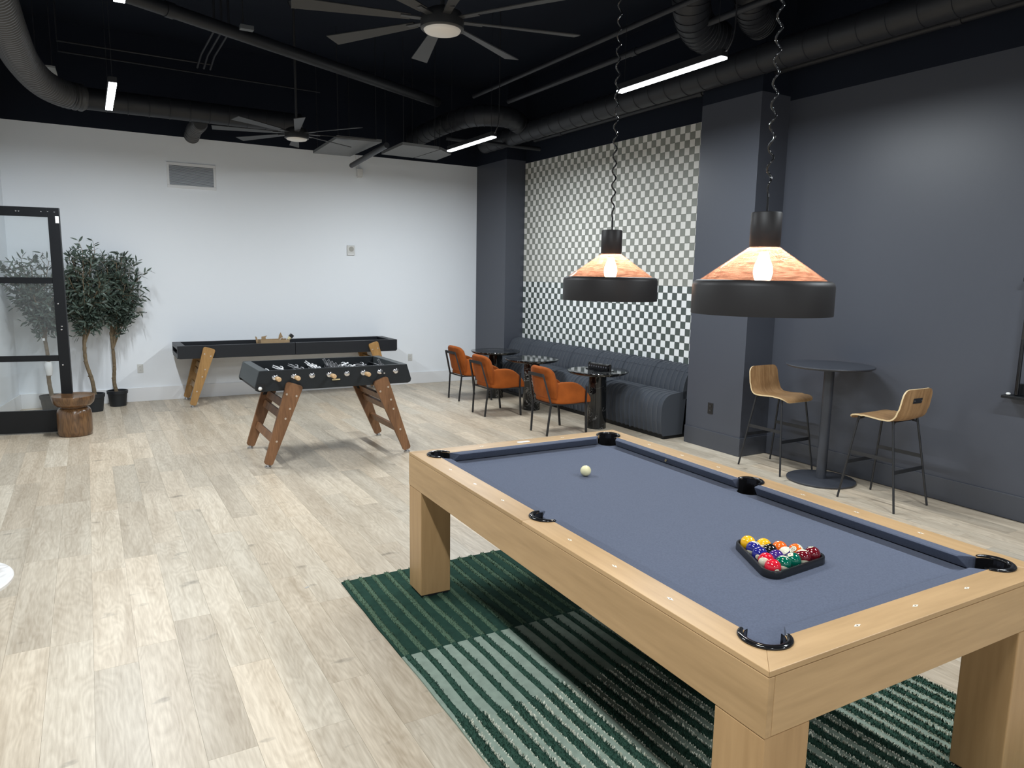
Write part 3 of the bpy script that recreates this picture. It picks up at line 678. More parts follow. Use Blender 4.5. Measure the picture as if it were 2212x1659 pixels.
# ------------------------------------------------------------------ games tables: shared leg
def plank_leg(x_top, x_bot, wt, wb_, zt, y0, y1, mt, name, par, tilt_bolts):
    """tapered board leg in the xz plane, rounded head, from y0 to y1"""
    d = Vector((x_top - x_bot, zt - .028)).normalized(); nrm = Vector((d.y, -d.x)); p0 = Vector((x_bot, .028)); p1 = Vector((x_top, zt)); r = .028
    poly = []
    a = p1 - nrm * wt / 2; b = p1 + nrm * wt / 2
    for c0, st in ((b - d * r - nrm * r, 0), (a - d * r + nrm * r, 90)):
        for k in range(6):
            t = math.radians(st + 18 * k); poly.append(c0 + nrm * (r * math.cos(t)) + d * (r * math.sin(t)))
    ca, cb = p0 - nrm * wb_ / 2, p0 + nrm * wb_ / 2
    r2 = .014
    poly += [ca + d * r2, ca + nrm * r2, cb - nrm * r2, cb + d * r2]
    lo = G().prism([(p.x, p.y) for p in poly], -(y1 - y0), 0, XZ(y0)).build(name, mt, par, bevel=.003)
    for f, off in tilt_bolts:
        c0 = p0 + (p1 - p0) * f + nrm * off
        for yy, rot in ((y0, PI / 2), (y1, -PI / 2)):
            G().lathe([(.0001, .004), (.009, .003), (.011, 0)], 12).build('bolt', M('pale_bolt', (.62, .52, .42), .3, metal=.6), lo, loc=(c0.x, yy, c0.y), rot=(rot, 0, 0))
    G().lathe([(.018, .0005), (.030, .002), (.030, .014), (.014, .017), (.012, .032)], 20).build('levelling_foot', STEEL, lo, loc=(x_bot, (y0 + y1) / 2, 0), smooth=40)
    return lo
def game_table_frame(par, sets, y0, y1, mt, th, bolts, rungs):
    for xt, xb, wt, wb_, zt in sets:
        plank_leg(xt, xb, wt, wb_, zt, y0 - th, y0, mt, 'leg', par, bolts); plank_leg(xt, xb, wt, wb_, zt, y1, y1 + th, mt, 'leg', par, bolts)
        d = Vector((xt - xb, 0, zt - .028)).normalized()
        for f, h in rungs:
            c0 = Vector((xb, 0, .028)) + Vector((xt - xb, 0, zt - .028)) * f
            G().bar((c0.x, y0 + .0005, c0.z), (c0.x, y1 - .0005, c0.z), h, .028, up=(d.z, 0, -d.x)).build('rung', mt, par, bevel=.003)

# ------------------------------------------------------------------ foosball table
fb = thing('foosball_table', 'black foosball table with brown wooden plank legs', 'foosball table', (2.0, 7.05, 0))
FX0, FX1, FB0, FB1, FY0, FY1, FZ0, FZ1 = -.712, .702, -.755, .748, -.40, .40, .702, .892
def fprof(dz=0):
    return [(FB0 + .035, FZ0), (FB1 - .035, FZ0), (FB1 - .006, FZ0 + .012), (FB1, FZ0 + .04), (FX1, FZ1), (FX0, FZ1), (FB0, FZ0 + .04), (FB0 + .006, FZ0 + .012)]
BODY = M('foosball_black', (.011, .014, .017), .42, spec=.4, noise=(40, .08)); PITCH = M('foosball_pitch', (.006, .007, .012), .4)
TH = .022
pf = fprof()
# solid front panel, not cut for the ball return; a dark plate marks it
G().prism(pf, -TH, 0, XZ(FY0)).build('front_panel', BODY, fb, bevel=.004)
G().prism(pf, -TH, 0, XZ(FY1 - TH)).build('back_panel', BODY, fb, bevel=.004)
for sx, xa, xb in ((-1, FX0, FB0), (1, FX1, FB1)):
    t = -sx * .075
    G().add([(xa, FY0 + TH, FZ1), (xa + t, FY0 + TH, FZ1), (xa + t, FY0 + TH, FZ0 + .04), (xb, FY0 + TH, FZ0 + .04), (xa, FY1 - TH, FZ1), (xa + t, FY1 - TH, FZ1), (xa + t, FY1 - TH, FZ0 + .04), (xb, FY1 - TH, FZ0 + .04)],
            [(0, 1, 2, 3), (7, 6, 5, 4), (0, 4, 5, 1), (1, 5, 6, 2), (2, 6, 7, 3), (3, 7, 4, 0)]).build('end_panel', M('foosball_end', (.045, .053, .056), .45), fb, bevel=.003)
G().box(FX0 + .076, FX1 - .076, FY0 + TH, FY1 - TH, FZ0 + .055, FZ0 + .065).build('pitch', PITCH, fb)
G().box(FB0 + .03, FB1 - .03, FY0 + TH, FY1 - TH, FZ0, FZ0 + .02).build('bottom_panel', BODY, fb)
gr_ = G().prism(rrect(-.735, -.665, .716, .778, .010), 0, .003, XZ(FY0)).build('ball_return', M('return_hole_shade', (.002, .002, .003), .6), fb)  # near-black plate gives the shade inside the opening
tag(G().sphere((0, 0, 0), .0175, 18, 12).build('game_ball', M('white_ball', (.85, .85, .83), .3), smooth=180, loc=(2.0 - .712, 7.05 + FY0 - .014, .7345)), 'small white ball in the ball return of the foosball table', 'ball')
G().box(-.055, .02, FY0 - .014, FY0 - .0005, .772, .784).build('score_strip', M('cream_strip', (.55, .45, .25), .5), fb)
game_table_frame(fb, [(-.403, -.668, .155, .080, .762), (.413, .693, .155, .080, .760)], FY0, FY1, IROKO, .032, [(.855, -.045), (.865, .045), (.70, .025), (.575, .015), (.29, .005)], [(.715, .072), (.585, .072), (.285, .072)])
# corner brackets under the body
for s_ in (-1, 1):
    for y in (FY0 + .0005, FY1 - .0125): G().add([(s_ * a, y + b, z) for b in (0, .012) for a, z in ((.375, .700), (.455, .700), (.535, .545), (.455, .545))], [(0, 1, 2, 3), (7, 6, 5, 4), (0, 4, 5, 1), (1, 5, 6, 2), (2, 6, 7, 3), (3, 7, 4, 0)]).build('bracket', BLACK_METAL, fb, bevel=.002)
for x in ():
    pass
# rods with players
pg = G()
pg.lathe([(.001, -.020), (.012, -.020), (.016, .0), (.018, .022), (.012, .030), (.006, .033), (.006, .036)], 8)
pg.sphere((0, 0, .046), .0125, 8, 6)
pg.tube([(-.018, 0, .022), (-.030, 0, .002), (-.026, .01, -.012)], [.006, .005, .004], 6).tube([(.018, 0, .022), (.030, 0, .002), (.026, -.01, -.012)], [.006, .005, .004], 6)
pg.tube([(-.007, 0, -.015), (-.009, .004, -.042), (-.008, .0, -.070), (-.008, .018, -.074)], [.009, .007, .005, .005], 6).tube([(.007, 0, -.015), (.009, .0, -.042), (.008, -.004, -.070), (.008, .014, -.074)], [.009, .007, .005, .005], 6)
p_sil = pg.mesh('player', M('silver_figure', (.85, .85, .86), .35, metal=.35), 60); p_dk = pg.mesh('player', M('gunmetal_figure', (.30, .30, .31), .3, metal=.6), 60)
rodx = [-.574, -.404, -.240, -.075, .094, .256, .422, .585]
layout = [(1, 0), (2, 0), (3, 1), (5, 0), (5, 1), (3, 0), (2, 1), (1, 1)]
fr_ = random.Random(8); ZR = .828
ros = G().lathe([(.001, .010), (.014, .010), (.020, .007), (.024, 0)], 16)
handles = {0, 1, 3, 5}
for k, x in enumerate(rodx):
    nplay, dark = layout[k]; hand = k in handles
    out = .10 if hand or k == 6 else .035
    rod = G().tube([(x, FY0 - out - (.02 if k == 6 else 0), ZR), (x, FY1 + (.035 if hand else .12), ZR)], .0075, 10).build('rod', CHROME, fb, smooth=50)
    for yy, rot in ((FY0, PI / 2), (FY1, -PI / 2)): G().lathe([(.001, .012), (.016, .012), (.024, .008), (.030, 0)], 16).build('rosette', CHROME, rod, loc=(x, yy, ZR), rot=(rot, 0, 0), smooth=40)
    yh = FY0 - .055 if hand else FY1 + .05; sg_ = -1 if hand else 1
    G().lathe([(.001, -.002), (.013, 0), (.019, .02), (.022, .055), (.020, .085), (.021, .100), (.016, .107), (.001, .107)], 16).build('handle', HANDLE_WOOD, rod, loc=(x, yh, ZR), rot=(PI / 2 if hand else -PI / 2, 0, 0), smooth=40)
    ang = fr_.choice([1.2, 1.9, -1.4, 2.2, 1.5, -1.9]) if k not in (4, 7) else fr_.uniform(2.7, 3.3)
    for q in range(nplay):
        yy = (q + .5) / nplay * .66 - .33 + fr_.uniform(-.02, .02)
        inst('player', p_dk if dark else p_sil, rod, (x, yy, ZR), (0, ang, PI / 2) if False else (0, ang + fr_.uniform(-.1, .1), 0))

# ------------------------------------------------------------------ shuffleboard table
sb = thing('shuffleboard_table', 'long black shuffleboard table on golden wooden legs by the white wall', 'shuffleboard table', (2.455, 10.44, 0))
SX, SY0, SY1, SZ0, SZ1 = 1.5, -.33, .31, .635, .805
SBM = M('shuffleboard_black', (.010, .012, .016), .42, spec=.4); RIM = .045
sp = [(-SX + .02, SZ0), (-SX, SZ0 + .02), (-SX, SZ1), (-.002, SZ1), (-.002, SZ0)]
for my, y in ((0, SY0), (1, SY1 - RIM)):
    for mx in (0, 1):
        pp = [(-x if mx else x, z) for x, z in sp]
        G().prism(pp, -RIM, 0, XZ(y)).build('side_rail', SBM, sb, bevel=.004)
for s_ in (-1, 1):
    x0, x1 = sorted((s_ * SX, s_ * (SX - .10)))
    G().box(x0, x1, SY0 + RIM + .001, SY1 - RIM - .001, SZ1 - .05, SZ1).build('end_rail', SBM, sb, bevel=.004)
    G().box(x0, x1, SY0 + RIM + .001, SY1 - RIM - .001, SZ0, SZ1 - .11).build('end_rail', SBM, sb, bevel=.004)
    xi = s_ * (SX - .095); x0, x1 = sorted((xi, xi - s_ * .01)); G().box(x0, x1, SY0 + RIM + .001, SY1 - RIM - .001, SZ1 - .11, SZ1 - .05).build('puck_slot', M('slot_black', (.003, .003, .004), .6), sb)
G().box(-SX + .101, SX - .101, SY0 + RIM + .001, SY1 - RIM - .001, SZ0 + .02, SZ0 + .075).build('playing_board', PITCH, sb)
game_table_frame(sb, [(-1.115, -1.352, .150, .080, .772), (1.115, 1.352, .150, .080, .772)], SY0, SY1, OAK_GOLD, .034, [(.88, -.04), (.87, .04), (.63, .02), (.50, .012), (.24, .0)], [(.64, .07), (.53, .07), (.30, .07)])
# cardboard box and what sticks out of it
bx = thing('cardboard_box', 'open cardboard box lying in the shuffleboard table', 'box', (2.205, 10.30, .7105), -.02)
t = .005; BW, BD, BH = .385, .22, .130
for nm, a in (('front_wall', (-BW / 2, BW / 2, -BD / 2, -BD / 2 + t)), ('back_wall', (-BW / 2, BW / 2, BD / 2 - t, BD / 2)), ('side_wall', (-BW / 2, -BW / 2 + t, -BD / 2 + t, BD / 2 - t)), ('side_wall', (BW / 2 - t, BW / 2, -BD / 2 + t, BD / 2 - t))):
    G().box(*a, 0.001, BH).build(nm, CARDBOARD, bx)
G().box(-BW / 2, BW / 2, -BD / 2, BD / 2, 0, .004).build('bottom', CARDBOARD, bx)
fl = G().prism([(0, 0), (.07, 0), (.062, .03), (.055, .085), (.075, .110), (.03, .098), (.0, .095)], 0, .004, XZ(-BD / 2 + .03)).build('flap', CARDBOARD, bx, loc=(-BW / 2 + .01, 0, BH - .02), rot=(.25, 0, 0))
G().prism([(0, 0), (.045, 0), (.03, .13), (.012, .14)], 0, .004, XZ(0)).build('flap', CARDBOARD, bx, loc=(-BW / 2 - .035, 0, BH - .09), rot=(0, -.25, .3))
G().prism([(0, 0), (.06, 0), (.065, .06), (.035, .125), (.012, .08)], 0, .004, XZ(.03)).build('flap', CARDBOARD, bx, loc=(BW / 2 - .13, 0, BH - .03), rot=(.1, 0, 0))
br_t = thing('brush', 'black headed brush with cream handle sticking out of the cardboard box', 'brush', (2.375, 10.31, .80), 0)
Mt = Matrix.Rotation(.72, 4, 'Y')
G().box(-.028, .028, -.02, .02, .085, .135, Mt).build('head', BLACK_PLASTIC, br_t, bevel=.004)
G().lathe([(.012, -.03), (.013, .04), (.026, .075), (.026, .086)], 14).build('handle', M('cream_handle', (.75, .68, .42), .4), br_t, rot=(0, .72, 0), smooth=40)
cd = G().tube(smooth_path([(2.27, 10.31, .80), (2.30, 10.30, .848), (2.34, 10.29, .875), (2.365, 10.28, .86), (2.372, 10.28, .82)], 6), .004, 6)
tag(cd.build('white_cable', PAPER, smooth=60), 'short white cable poking over the rim of the cardboard box', 'cable')
# ------------------------------------------------------------------ banquette
NCH, SEG_ = 7, 6
TS = [0, .07, .22, .5, .78, .93]
bq = thing('banquette', 'charcoal channel tufted banquette under the checkered tile wall', 'banquette', (XR - .008, 5.88, 0))
MODW, NMOD = .5665, 7
def tufted(profile, width, nch, depth, end_round=.0):
    """profile: (x,z) points; ribbed along y"""
    P = [Vector((p[0], p[1])) for p in profile]; nrm = []
    for i in range(len(P)):
        d = (P[min(i + 1, len(P) - 1)] - P[max(i - 1, 0)]).normalized(); nrm.append(Vector((-d.y, d.x)))
    rows = []; n = nch * SEG_
    for k in range(n + 1):
        t = TS[k % SEG_]; bul = depth * (math.sin(PI * t) ** .45 if k % SEG_ else 0.) - depth
        if k in (0, n): bul = -depth * 1.6
        rows.append([(P[i].x + nrm[i].x * bul, width * (k // SEG_ + TS[k % SEG_]) / nch, P[i].y + nrm[i].y * bul) for i in range(len(P))])
    g = G().grid(rows); m_ = len(P)
    g.f += [tuple(range(m_)), tuple(n * m_ + i for i in range(m_ - 1, -1, -1))]; g.mi += [0, 0]
    g.f.append(tuple(k * m_ for k in range(n + 1))) if False else None
    return g
def fillet(pts, n=5):
    out = [pts[0][:2]]
    for i in range(1, len(pts) - 1):
        p, r = Vector(pts[i][:2]), (pts[i][2] if len(pts[i]) > 2 else 0)
        if r <= 0: out.append(tuple(p)); continue
        a = (Vector(pts[i - 1][:2]) - p).normalized(); b = (Vector(pts[i + 1][:2]) - p).normalized()
        for k in range(n + 1):
            u = k / n; q0, q2 = p + a * r, p + b * r
            out.append(tuple(q0 * (1 - u) ** 2 + p * 2 * u * (1 - u) + q2 * u * u))
    out.append(pts[-1][:2]); return out
seat_p = fillet([(-.28, .052), (-.565, .052, .012), (-.588, .20, .03), (-.590, .485, .17), (-.36, .50, .05), (-.24, .512)], 7)
back_p = fillet([(-.275, .44), (-.285, .52, .05), (-.245, .70, .12), (-.150, .80, .09), (-.014, .80, .05), (-.014, .44)], 7)
sm_ = tufted(seat_p[::-1], MODW - .002, NCH, .0095).mesh('seat', FABRIC, 75); bm_ = tufted(back_p[::-1], MODW - .002, NCH, .0095).mesh('backrest', FABRIC, 75)
for k in range(NMOD): inst('seat', sm_, bq, (0, k * MODW, 0)); inst('backrest', bm_, bq, (0, k * MODW, 0))
G().box(-.545, -.016, .012, NMOD * MODW - .01, .001, .056).build('plinth', BLACK_SATIN, bq)

# ------------------------------------------------------------------ marble pedestal tables
mt_ = thing('pedestal_table', 'black marble pedestal table', 'table', (0, 0, 0), 0, 'black marble tables along the banquette')
G().lathe([(.30, .648), (.335, .658), (.358, .676), (.362, .684), (.358, .690), (.001, .690)], 56).build('table_top', BLACK_MARBLE, mt_, smooth=40)
G().lathe([(.118, .001), (.120, .006), (.102, .647)], 36).build('pedestal', BLACK_MARBLE, mt_, smooth=40)
for k, (x, y, lab) in enumerate(((5.15, 6.74, 'black marble pedestal table with the ball tray on it'), (5.07, 8.08, 'black marble pedestal table between the other two, empty top'), (5.10, 9.14, 'black marble pedestal table closest to the white wall, empty top'))):
    place(mt_, k, (x, y, 0), 0, lab)
# black tray with round slots lying on the nearest marble table
trk = thing('scoring_rack', 'black slotted plastic rack lying on a marble table', 'rack', (5.175, 6.74, .6905), PI / 2 + .10)
G().box(-.19, .19, -.055, .055, 0, .008).build('base', BLACK_GLOSS, trk, bevel=.003)
for y, z in ((-.022, .075), (.026, .075)):
    g = G().box(-.165, .165, y - .012, y + .012, .008, z); sl = g.build('slotted_bar', BLACK_GLOSS, trk, bevel=.004)
    for k in range(8):
        for yy, rot in ((y - .012, PI / 2), (y + .012, -PI / 2)): G().lathe([(.0001, .0006), (.009, .0006), (.010, 0)], 12).build('slot', M('slot_grey', (.10, .10, .12), .3), sl, loc=(-.142 + k * .0405, yy, .045), rot=(rot, 0, 0))
for s_ in (-1, 1): G().cyl((0, 0, 0), .012, 0, .078, 14).build('end_post', BLACK_GLOSS, trk, loc=(s_ * .175, .002, .008), smooth=40)

# ------------------------------------------------------------------ rust velvet armchairs (face +x)
ch = thing('armchair', 'rust velvet armchair', 'chair', (0, 0, 0), 0, 'rust velvet armchairs')
def shell(path, zb, zt, th, nsec=5):
    """wall swept along a plan path; zb(i,t), zt(i,t): bottom and top height; slope outwards a little"""
    n = len(path); rows = []
    for i, p in enumerate(path):
        t = i / (n - 1); d = (path[min(i + 1, n - 1)] - path[max(i - 1, 0)]).normalized(); nr = Vector((d.y, -d.x))
        b, tp = zb(t), zt(t); hgt = max(tp - b, .012); hw = th / 2 * min(1, hgt / .05 + .25); r = min(hw, hgt / 2)
        sec = []
        for k in range(7): a = PI * k / 6; sec.append((hw * math.cos(a), tp - r + r * math.sin(a)))
        for k in range(7): a = PI + PI * k / 6; sec.append((hw * math.cos(a), b + r + r * math.sin(a)))
        rows.append([(p.x + nr.x * (u + lean(z, t)), p.y + nr.y * (u + lean(z, t)), z) for u, z in sec])
    g = G().grid(rows, closed_u=True); m_ = len(rows[0])
    g.f += [tuple(range(m_ - 1, -1, -1)), tuple((n - 1) * m_ + k for k in range(m_))]; g.mi += [0, 0]
    return g
def lean(z, t): return .10 * (z - .37)
HWD, XB, XF, CR = .252, -.175, .270, .14
upath = []
for k in range(9): upath.append(Vector((XF - (XF - XB - CR) * k / 8, -HWD)))
for k in range(1, 9): a = math.radians(-90 - 90 * k / 8); upath.append(Vector((XB + CR + CR * math.cos(a), -HWD + CR + CR * math.sin(a))))
for k in range(1, 5): upath.append(Vector((XB, -HWD + CR + (2 * HWD - 2 * CR) * k / 5)))
for k in range(0, 9): a = math.radians(180 - 90 * k / 8); upath.append(Vector((XB + CR + CR * math.cos(a), HWD - CR + CR * math.sin(a))))
for k in range(1, 9): upath.append(Vector((XB + CR + (XF - XB - CR) * k / 8, HWD)))
def arm_top(t):
    e = min(t, 1 - t) / .20           # 0 at the front ends
    return .44 + .160 * (1 - (1 - min(e, 1)) ** 2.6) + .012 * min(e, 1) - (.012 if .3 < t < .7 else 0)
shell([p for p in upath], lambda t: .365, arm_top, .045).build('arm_shell', VELVET, ch, smooth=75)
bpath = [Vector((XB + .012 + .05 * (abs(k) / 8) ** 2.4, .212 * k / 8)) for k in range(-8, 9)]
bpath = [Vector((XB - .006 + .045 * (abs(k) / 8) ** 2.5, -.212 * k / 8)) for k in range(8, -9, -1)][::-1]
def lean(z, t): return -.0 + .20 * (z - .40)
def bk_top(t): u = abs(2 * t - 1); return .60 + .178 * (1 - u ** 5) ** .45
# normals of bpath must point backwards (-x)
if (lambda d: Vector((d.y, -d.x)).x)((bpath[9] - bpath[7])) > 0: bpath = bpath[::-1]
shell(bpath, lambda t: .41 + .0 * t, bk_top, .062).build('backrest', VELVET, ch, smooth=75)
sc_ = [(.27 * math.cos(a) if False else 0, 0) for a in (0,)]
G().prism(rrect(-.13, .310, -.222, .222, .06), .375, .462).build('seat_cushion', VELVET, ch, bevel=.03)
FR = BLACK_METAL
for s_ in (-1, 1):
    G().bar((-.245, s_ * .168, 0.001), (-.212, s_ * .190, .375), .018).build('leg', FR, ch)
    G().bar((.225, s_ * .268, 0.001), (.195, s_ * .285, .375), .020).build('leg', FR, ch)
    G().bar((-.214, s_ * .190, .366), (-.302, s_ * .150, .700), .018).build('back_post', FR, ch)
    G().bar((.195, s_ * .285, .372), (.190, s_ * .304, .56), .016).build('arm_post', FR, ch)
    G().bar((.195, s_ * .278, .360), (-.205, s_ * .188, .360), .016).build('seat_rail', FR, ch)
G().bar((-.207, -.185, .360), (-.207, .185, .360), .016).build('seat_rail', FR, ch)
G().bar((-.299, -.150, .685), (-.299, .150, .685), .008, .036).build('back_bar', FR, ch)
for k, (x, y, lab) in enumerate(((4.60, 6.765, 'rust velvet armchair at the marble table that holds the rack'), (4.50, 8.05, 'rust velvet armchair in the middle of the three'), (4.70, 9.20, 'rust velvet armchair closest to the white wall'))):
    place(ch, k, (x, y, 0), 0, lab)

# ------------------------------------------------------------------ bar table and stools
bt = thing('bar_table', 'tall round charcoal bar table with disc base', 'table', (5.61, 4.0, 0))
G().lathe([(.345, 1.028), (.362, 1.036), (.366, 1.044), (.364, 1.050), (.001, 1.051)], 64).build('table_top', DARK_METAL, bt, smooth=40)
G().cyl((0, 0, 0), .043, .021, 1.028, 28).build('pole', DARK_METAL, bt, smooth=40)
G().lathe([(.290, .001), (.292, .004), (.292, .016), (.286, .021), (.001, .022)], 56).build('base', DARK_METAL, bt, smooth=40)
bs = thing('bar_stool', 'bentwood bar stool', 'stool', (0, 0, 0), 0, 'bentwood bar stools at the bar table')
ctr = smooth_path([(0, .222, .672), (0, .205, .697), (0, .15, .712), (0, .05, .707), (0, -.06, .700), (0, -.135, .706), (0, -.178, .745), (0, -.198, .82), (0, -.222, .965)], 6)
n = len(ctr); Ls = [0]
for k in range(1, n): Ls.append(Ls[-1] + (ctr[k] - ctr[k - 1]).length)
# denser rows near both ends for rounded corners
stn = sorted(set([0, .006, .015, .03, .05, .075] + [.1 + .025 * k for k in range(40) if .1 + .025 * k < Ls[-1] - .08] + [Ls[-1] - q for q in (.075, .05, .03, .015, .006, 0)]))
def at(s0):
    k = max(j for j in range(n) if Ls[j] <= s0 + 1e-9); k = min(k, n - 2); t = (s0 - Ls[k]) / max(Ls[k + 1] - Ls[k], 1e-9); return ctr[k].lerp(ctr[k + 1], t), (ctr[k + 1] - ctr[k]).normalized()
g = G(); top, bot = [], []; TK = .012; NW = 12
for s0 in stn:
    p, d = at(s0); nr = Vector((0, -d.z, d.y)); u = s0 / Ls[-1]
    if nr.z < -.2 or (abs(nr.z) < .3 and nr.y < 0): nr = -nr
    wdt = .205 - .016 * max(0, (u - .55) / .45)
    for rr_, s1 in ((.07, s0), (.06, Ls[-1] - s0)):
        if s1 < rr_: wdt -= rr_ - math.sqrt(max(rr_ * rr_ - (rr_ - s1) ** 2, 0))
    top.append([p + Vector((wdt * (2 * k / NW - 1), 0, 0)) + nr * (TK / 2 + .010 * (2 * k / NW - 1) ** 2 * (1 if .2 < u < .75 else .4)) for k in range(NW + 1)])
    bot.append([q - nr * TK for q in top[-1]])
g.grid(top, mat=0); g.grid(bot, mat=0)
for k in (0, NW): g.grid([[r[k] for r in top], [r[k] for r in bot]], mat=1)
for k in (0, -1): g.grid([top[k], bot[k]], mat=1)
se = g.build('seat', [WALNUT, WALNUT_EDGE], bs, smooth=50)
pk, dk = at(Ls[-1] - .095); angk = math.atan2(-dk.y, dk.z)
G().box(-.058, .058, -.011, .0, -.021, .021).build('handle_slot', BLACK_METAL, se, loc=pk, rot=(angk, 0, 0), bevel=.004)
for s_ in (-1, 1): G().cyl((0, 0, 0), .005, 0, .004, 10).build('rivet', STEEL, se, loc=pk + Vector((s_ * .045, -.011, 0)), rot=(PI / 2, 0, 0))
for s_ in (-1, 1):
    for y0, y1 in ((.245, .155), (-.245, -.135)):
        G().tube(smooth_path([(s_ * .225, y0, .002), (s_ * .168, y1 * 1.04, .655), (s_ * .158, y1 * .98, .680), (s_ * .12, y1 * .9, .692)], 4), .0085, 10).build('leg', BLACK_METAL, bs, smooth=50)
    zf = .40; f = zf / .655; xs = .225 - .057 * f
    G().bar((s_ * xs, .245 - .084 * f, zf), (s_ * xs, -.245 + .105 * f, zf), .030, .006, up=(1, 0, 0)).build('stretcher', BLACK_METAL, bs)
for y0, y1 in ((.245, .161), (-.245, -.140)):
    zf = .31; f = zf / .655; xs = .225 - .057 * f; yy = y0 + (y1 - y0) * f
    G().bar((-xs, yy, zf), (xs, yy, zf), .030, .006, up=(0, 1, 0)).build('stretcher', BLACK_METAL, bs)
G().box(-.12, .12, -.12, .14, .689, .694).build('mounting_plate', BLACK_METAL, bs)
place(bs, 0, (5.59, 4.49, 0), PI, 'bentwood bar stool on the column side of the bar table')
place(bs, 1, (5.52, 3.36, 0), 0, 'bentwood bar stool with its back and handle slot towards the viewer')

# ------------------------------------------------------------------ white side table cut by the left edge
ws = thing('side_table', 'white marble round side table at the left edge', 'table', (-.585, 3.40, 0))
G().lathe([(.245, .527), (.258, .533), (.259, .545), (.255, .550), (.001, .550)], 56).build('table_top', WHITE_MARBLE, ws, smooth=40)
G().lathe([(.13, .001), (.13, .012), (.03, .03), (.028, .527)], 32).build('pedestal', M('white_enamel', (.7, .69, .67), .35), ws, smooth=40)

# ------------------------------------------------------------------ wall fittings
vt = thing('air_vent', 'white louvred air vent high on the white wall', 'vent', (1.314, YB, 3.03))
VW, VH = .305, .165
for nm, a in (('frame', (-VW, VW, VH - .038, VH)), ('frame', (-VW, VW, -VH, -VH + .038)), ('frame', (-VW, -VW + .030, -VH + .039, VH - .039)), ('frame', (VW - .030, VW, -VH + .039, VH - .039))):
    G().box(a[0], a[1], -.014, -.0005, a[2], a[3]).build(nm, WHITE_TRIM, vt, bevel=.003)
G().box(-VW + .03, VW - .03, -.003, -.0005, -VH + .038, VH - .038).build('backing', M('vent_dark', (.05, .055, .07), .7), vt)
lv = G().add([(-VW + .031, -.013, -.006), (VW - .031, -.013, -.006), (VW - .031, -.004, .004), (-VW + .031, -.004, .004), (-VW + .031, -.011, -.0075), (VW - .031, -.011, -.0075), (VW - .031, -.0035, .0025), (-VW + .031, -.0035, .0025)], [(0, 1, 2, 3), (7, 6, 5, 4), (0, 4, 5, 1), (3, 2, 6, 7), (0, 3, 7, 4), (1, 5, 6, 2)]).mesh('louvre', M('louvre_grey', (.66, .69, .74), .5))
for k in range(17): inst('louvre', lv, vt, (0, 0, -VH + .048 + k * .0146))
th_ = thing('thermostat', 'small grey wall speaker with round grille on the white wall', 'speaker', (3.50, YB, 2.115))
G().box(-.058, .058, -.024, -.0005, -.075, .075).build('housing', M('speaker_white', (.66, .66, .64), .45), th_, bevel=.006)
G().lathe([(.001, .004), (.036, .004), (.038, 0)], 28).build('grille', M('speaker_grille', (.40, .39, .36), .6), th_, loc=(.006, -.024, .018), rot=(PI / 2, 0, 0))
G().box(-.045, .045, -.027, -.024, -.070, -.050).build('strip', M('speaker_strip', (.8, .8, .8), .4), th_)
jb = thing('junction_box', 'small white box on the wall below the pipe end', 'box', (3.65, YB, 3.27))
G().box(-.042, .042, -.06, -.0005, -.055, .055).build('housing', WHITE_PLASTIC, jb, bevel=.004)
G().box(-.03, .03, -.05, -.010, -.075, -.056).build('lens', WHITE_PLASTIC, jb, bevel=.004)
for s_ in (-1, 1): G().tube([(s_ * .02 - .03, -.02, .056), (s_ * .02 - .03, -.02, .25)], .004, 6).build('wire', WHITE_PLASTIC, jb)
def outlet(loc, rz, label, mt, dark, slots=True):
    o = thing('wall_outlet', label, 'outlet', loc, rz)
    pl = G().box(-.036, .036, -.006, -.0005, -.058, .058).build('cover_plate', mt, o, bevel=.002)
    if slots:
        for z in (-.024, .024):
            so = G().prism(rrect(-.017, .017, -.014, .014, .008), 0, .002, XZ(-.006)).build('socket', mt, pl, loc=(0, 0, z))
            for x in (-.006, .006): G().box(x - .0012, x + .0012, -.0085, -.008, z - .004, z + .006).build('slot', dark, so, loc=(0, 0, -z))
    else: G().box(-.005, .005, -.012, -.006, -.010, .010).build('toggle', mt, pl)
    return o
SLD = M('slot_dark', (.03, .03, .03), .6); OUTW = M('outlet_white', (.62, .62, .60), .4)
outlet((.557, YB, .45), 0, 'white wall outlet between the olive trees and the shuffleboard', OUTW, SLD)
outlet((4.466, YB, .435), 0, 'white wall outlet right of the shuffleboard table', OUTW, SLD)
outlet((.592, YB, 1.215), 0, 'white wall switch beside the olive crown', OUTW, SLD, False)
outlet((5.6, 5.363, .43), -PI / 2, 'black wall outlet on the charcoal column', M('outlet_black', (.012, .012, .013), .3), M('slot_pale', (.12, .12, .12), .5))
# cue rack on the charcoal wall, cut by the right edge
cr_ = thing('cue_rack', 'black cue rack on the charcoal wall at the right edge', 'rack', (XR, 2.35, 0))
G().box(-.115, -.0005, -.38, .385, .935, .957).build('shelf', BLACK_SATIN, cr_, bevel=.003)
G().box(-.03, -.0005, -.36, .335, .957, 1.045).build('back_plate', BLACK_SATIN, cr_, bevel=.003)
G().box(-.08, -.0005, -.38, .345, 1.80, 1.83).build('clip_rail', BLACK_SATIN, cr_, bevel=.003)
for y in (.305,):
    cu = thing('pool_cue', 'dark pool cue standing in the black cue rack at the right edge', 'cue', (XR - .062, 2.35 + y, .9575))
    G().lathe([(.008, 0), (.0145, .004), (.0135, .35), (.0125, .42)], 12).build('butt', BLACK_GLOSS, cu, smooth=40)
    G().lathe([(.0125, .42), (.0075, .83)], 12).build('shaft', M('cue_dark', (.02, .018, .017), .3), cu, smooth=40)
